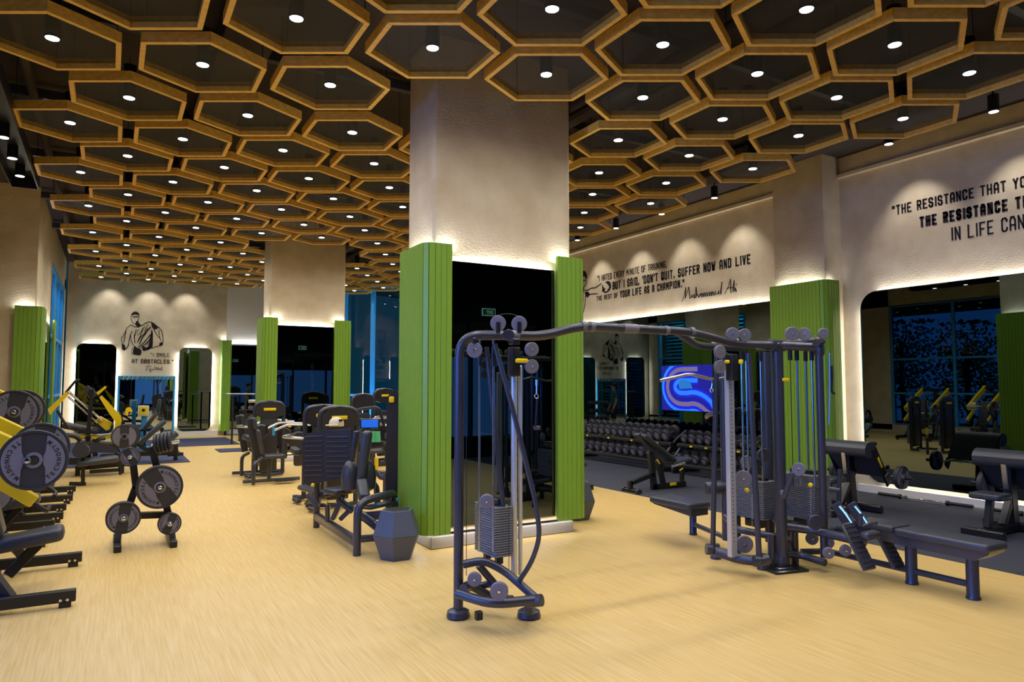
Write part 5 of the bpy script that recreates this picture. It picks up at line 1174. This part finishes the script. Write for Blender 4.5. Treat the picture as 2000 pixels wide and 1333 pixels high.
ribbon(.44, .0, 'screen_blue', 0); ribbon(.07, -.24, 'screen_sky', .001); ribbon(.09, -.10, 'screen_mauve', .002); ribbon(.08, .0, 'screen_navy', .0025); ribbon(.09, .13, 'screen_sky', .003)
b = B(); b.add([(-.036, -u, v) for u, v in ((-.22, .12), (-.18, -.02), (.2, -.0), (.12, .14), (-.1, .18))], [(4, 3, 2, 1, 0)]); b.obj('inner_field', 'screen_cyan', t)
# adjustable bench
t = thing('adjustable_bench', 'black incline bench with raised backrest in front of the dumbbell racks', 'bench', (0, 0, 0)); t.location = (0, 0, 0)
Q = lambda px, py, y=8.75: at(px, py, y=y)
B().bar(Q(1250, 850), Q(1311, 900), .28, .07, .03, 3).obj('backrest', 'vinyl', t)
B().bar(Q(1244, 848), Q(1300, 912), .1, .05, .006).obj('back_frame', 'charcoal', t)
B().bar(Q(1307, 905), Q(1342, 896), .30, .07, .03, 3).obj('seat', 'vinyl', t)
B().bar(Q(1270, 885), Q(1278, 957), .07, .1, .008).obj('upright', 'blackmetal', t); B().bar(Q(1286, 900), Q(1296, 950), .06, .09, .008).obj('upright', 'blackmetal', t)
B().bar(Q(1332, 915), Q(1332, 950), .06, .06).obj('seat_post', 'blackmetal', t); B().bar(Q(1272, 952), Q(1338, 945), .07, .09, .008).obj('base_beam', 'blackmetal', t)
B().bar(Q(1230, 945), Q(1275, 927), .07, .07).obj('rear_arm', 'blackmetal', t); B().bar(Q(1230, 940), Q(1232, 960), .07, .07).obj('rear_post', 'blackmetal', t)
B().bar(Q(1217, 958, 8.95), Q(1250, 963, 8.55), .1, .09, .01).obj('wheel_base', 'blackmetal', t)
for px, py, y_ in ((1219, 957, 8.9), (1247, 962, 8.5)): B().disc(Q(px, py, y_), (0, 1, 0), .05, .04, 16).obj('wheel', 'rubber', t)
B().rbox(Q(1315, 946, 8.68), (.14, .01, .05), .015, 2).obj('badge', 'badge', t); B().bar(Q(1327, 920, 8.6), Q(1334, 915, 8.6), .02, .02).obj('yellow_lever', 'badge', t); B().bar(Q(1283, 898, 8.6), Q(1289, 907, 8.6), .02, .02).obj('yellow_lever', 'badge', t)
q = Q(1311, 914, 8.59); B().text('TECHNOGYM', q, (Q(1340, 906, 8.59)-q), (0, 0, 1), .05, .003, .01, 1).obj('lettering', 'white_plastic', t)
# edge of another bench behind the near column
t = thing('flat_bench', 'black bench end showing just right of the near column', 'bench', (6.55, 9.75, 0)); B().rbox((0, 0, .42), (.34, 1.1, .08), .03, 2).obj('pad', 'vinyl', t); B().bar((0, .5, .05), (0, -.5, .05), .07, .07).obj('base_beam', 'blackmetal', t); B().bar((-.3, -.5, .04), (.3, -.5, .04), .07, .08).obj('foot', 'blackmetal', t); B().bar((0, -.3, .05), (0, -.3, .4), .07, .07).obj('post', 'blackmetal', t)

def preacher(x, yc, label, seat=False, platelab=None):
    t = thing('preacher_bench', label, 'bench', (x, yc, 0))
    # arm pad: ridge along Y, slope falling towards +X
    b = B(); L = .66
    prof = [(-.115, .80), (-.12, .86), (-.09, .91), (-.04, .94), (.02, .945), (.08, .92), (.12, .88), (.36, .50), (.31, .465), (.06, .74), (.0, .735), (-.06, .74), (-.10, .765)]
    b.prism([(u, v) for u, v in prof][::-1], (0, -L/2, 0), (1, 0, 0), (0, 0, 1), -L); b.obj('arm_pad', 'vinyl', t)
    for s_ in (-1, 1):
        B().bar((.05, s_*(L/2+.012), .86), (.36, s_*(L/2+.012), .36), .02, .10, .006).obj('side_rail', 'blackmetal', t)
        B().rbox((.16, s_*(L/2+.026), .67), (.035, .006, .16), .012, 2, rotm(0, math.radians(-32), 0)).obj('badge', 'badge', t)
        B().rbox((.33, s_*(L/2+.026), .45), (.09, .012, .14), .01, 1, rotm(0, math.radians(-32), 0)).obj('bar_catch', 'steel', t)
    B().bar((.0, 0, .82), (.06, 0, .1), .09, .13, .01).obj('column', 'blackmetal', t); B().bar((-.08, .0, .80), (-.04, 0, .5), .06, .06).obj('height_post', 'steel', t)
    B().bar((-.18, 0, .1), (.12, 0, .55), .08, .06).obj('brace', 'blackmetal', t)
    B().bar((.1, 0, .055), (-.62, 0, .055), .1, .09, .01).obj('base_beam', 'blackmetal', t); B().bar((.16, -.36, .055), (.16, .36, .055), .1, .10, .02, 1).obj('base_foot', 'blackmetal', t); B().bar((-.6, -.22, .05), (-.6, .22, .05), .09, .09, .01).obj('base_foot', 'blackmetal', t)
    B().bar((-.5, 0, .1), (-.42, 0, .42), .07, .07).obj('seat_post', 'blackmetal', t)
    B().rbox((-.42, 0, .45), (.3, .34, .07), .05, 3, er=.02).obj('seat', 'vinyl', t)
    e = thing('curl_bar', 'chrome curl bar loaded with plates on the '+platelab, 'barbell', (x+.43, yc, .47))
    B().tube([(0, .42, 0), (0, .3, 0), (.0, .2, .05), (0, .1, -.0), (0, 0, .04), (0, -.1, 0), (0, -.2, .05), (0, -.3, 0), (0, -.42, 0)], .013, 8, .05).obj('shaft', 'chrome', e)
    for s_ in (-1, 1):
        B().cyl((0, s_*.40, 0), (0, s_*.62, 0), .024, n=12).obj('sleeve', 'blackmetal', e)
        B().disc((0, s_*.52, 0), (0, 1, 0), .045, .03, 14).obj('collar', 'chrome', e)
        plate_tree((x+.43, yc+s_*.47, .47), .155, .4, ('near-end' if s_ < 0 else 'far-end')+' plate of the curl bar on the '+platelab, 'plates on the curl bars', 0, False)
    return t
preacher(8.72, 5.98, 'left preacher curl bench with thick black arm pad', platelab='left preacher bench')
preacher(9.05, 4.18, 'right preacher curl bench at the picture edge, with low seat', platelab='right preacher bench')
def floorbar(y0, y1, lab):
    t = thing('barbell', lab, 'barbell', (10.28, (y0+y1)/2, .035))
    L = y1-y0; B().cyl((0, -L/2+.35, 0), (0, L/2-.35, 0), .014, n=10).obj('shaft', 'chrome', t)
    for s_ in (-1, 1):
        B().cyl((0, s_*(L/2-.35), 0), (0, s_*L/2, 0), .025, n=12).obj('sleeve', 'blackmetal', t); B().disc((0, s_*(L/2-.33), 0), (0, 1, 0), .035, .05, 14).obj('collar', 'blackmetal', t)
    B().bar((-.02, L/2-.42, .02), (.02, L/2-.42, -.02), .06, .03).obj('clip', 'chrome', t)
floorbar(5.2, 6.55, 'barbell lying on the floor against the wall, farther one'); floorbar(3.6, 4.95, 'barbell lying on the floor against the wall, nearer one')
# small rack and dumbbells in front of the recess mirror
t = thing('storage_rack', 'low storage rack with small dumbbells before the recess mirror', 'rack', (3.95, 22.4, 0))
for s_ in (-.5, .5): B().bar((s_, 0, 0), (s_, 0, .95), .06, .06).obj('upright', 'blackmetal', t)
for z in (.3, .62, .93): B().rbox((0, 0, z), (1.04, .3, .03), .004).obj('shelf', 'blackmetal', t)
for j, z in enumerate((.375, .695, 1.005)):
    for k in range(5):
        o = thing('small_dumbbell', 'small blue-grey dumbbell on the %s shelf of the distant storage rack' % ('bottom', 'middle', 'top')[j], 'dumbbell', (3.55+k*.2, 22.4, z), PI/2, 'small dumbbells on the distant rack')
        b = B(); b.cyl((-.1, 0, 0), (-.035, 0, 0), .06, n=10); b.obj('head', 'bin', o); B().cyl((.035, 0, 0), (.1, 0, 0), .06, n=10).obj('head', 'bin', o); B().cyl((-.04, 0, 0), (.04, 0, 0), .014, n=8).obj('handle', 'chrome', o)
t = thing('barbell', 'long pale barbell on a stand before the recess mirror', 'barbell', (0, 0, 0)); B().cyl(at(440, 770, d=20), at(498, 770, d=20), .02, n=10).obj('shaft', 'steel', t); B().cyl(at(486, 784, d=17), at(520, 784, d=17), .035, n=10).obj('sleeve', 'steel', t)
for px in (455, 480):
    q = at(px, 770, d=20); B().bar((q.x, q.y, 0), (q.x, q.y, q.z-.01), .05, .05).obj('stand_post', 'blackmetal', t)
q = at(500, 784, d=17); B().bar((q.x, q.y, 0), (q.x, q.y, q.z-.02), .05, .05).obj('stand_post', 'blackmetal', t)
# person standing near the far column, seen in the long mirror
pr_ = Vector((5.25, 19.75, 0)); 
t = thing('person', 'person in a teal T-shirt and dark shorts standing, seen in the mirror', 'person', pr_, math.radians(110))
sk = [((0, 0, .95), .15, None), ((0, 0, 1.18), .145, 0), ((0, 0, 1.38), .165, 1), ((0, 0, 1.49), .06, 2), ((0, -.01, 1.56), .055, 3), ((0, -.01, 1.65), .095, 4), ((0, -.01, 1.72), .085, 5)]
J = [Vector(a[0]) for a in sk]; Rr = [a[1] for a in sk]; E = [(i, a[2]) for i, a in enumerate(sk) if a[2] is not None]
for s_ in (-1, 1):
    i0 = len(J); J += [Vector(v) for v in ((s_*.17, 0, 1.41), (s_*.24, .01, 1.14), (s_*.25, -.08, .92), (s_*.25, -.11, .83))]; Rr += [.06, .043, .033, .04]; E += [(2, i0), (i0, i0+1), (i0+1, i0+2), (i0+2, i0+3)]
    i0 = len(J); J += [Vector(v) for v in ((s_*.10, 0, .86), (s_*.11, -.01, .50), (s_*.12, .02, .10), (s_*.12, -.12, .04))]; Rr += [.09, .06, .042, .04]; E += [(0, i0), (i0, i0+1), (i0+1, i0+2), (i0+2, i0+3)]
me = bpy.data.meshes.new('body'); me.from_pydata([tuple(v) for v in J], E, []); o = bpy.data.objects.new('body', me); COL.objects.link(o)
md = o.modifiers.new('s', 'SKIN'); 
for i, v in enumerate(me.skin_vertices[0].data): v.radius = (Rr[i]*(1.15 if i < 3 else 1), Rr[i]*(.75 if i < 3 else 1)); v.use_root = (i == 0)
o.modifiers.new('u', 'SUBSURF').levels = 2; bpy.context.view_layer.update()
m2 = bpy.data.meshes.new_from_object(o.evaluated_get(bpy.context.evaluated_depsgraph_get())); bpy.data.objects.remove(o)
for k in ('skin', 'shirt', 'shorts', 'shoe'): m2.materials.append(M[k])
for p in m2.polygons:
    p.use_smooth = True; c = p.center
    p.material_index = 1 if (c.z > .93 and c.z < 1.5 and (abs(c.x) < .2 or c.z > 1.22)) else 2 if (.5 < c.z <= .96 and abs(c.x) < .2) else 3 if c.z < .11 else 0
o = bpy.data.objects.new('body', m2); COL.objects.link(o); o.parent = t
B().lathe((0, .01, 1.64), (0, .15, 1), [(.10, 0), (.102, .05), (.085, .10), (.045, .13), (0, .138)], 16).obj('hair', 'hair', t)
b = B(); b.lathe((0, -.115, 1.655), (0, -1, -.2), [(.016, 0), (.008, .02)], 8); b.obj('nose', 'skin', t)
b = B(); 
for s_ in (-1, 1): b.ball((s_*.035, -.098, 1.68), .01, 8)
o = b.obj('eyes', 'hair', t)
for s_ in (-1, 1):
    b = B()
    for k in range(4): b.tube([(s_*.25+(k-1.5)*.017, -.12, .80), (s_*.25+(k-1.5)*.019, -.13, .745-(.01 if k in (1, 2) else 0)), (s_*.25+(k-1.5)*.018, -.145, .72-(.012 if k in (1, 2) else 0))], .009, 6, .02)
    b.tube([(s_*.25-s_*.03, -.12, .83), (s_*.25-s_*.05, -.15, .79), (s_*.25-s_*.045, -.16, .765)], .010, 6, .02); o = b.obj('fingers', 'skin', t); o['kind'] = 'stuff'
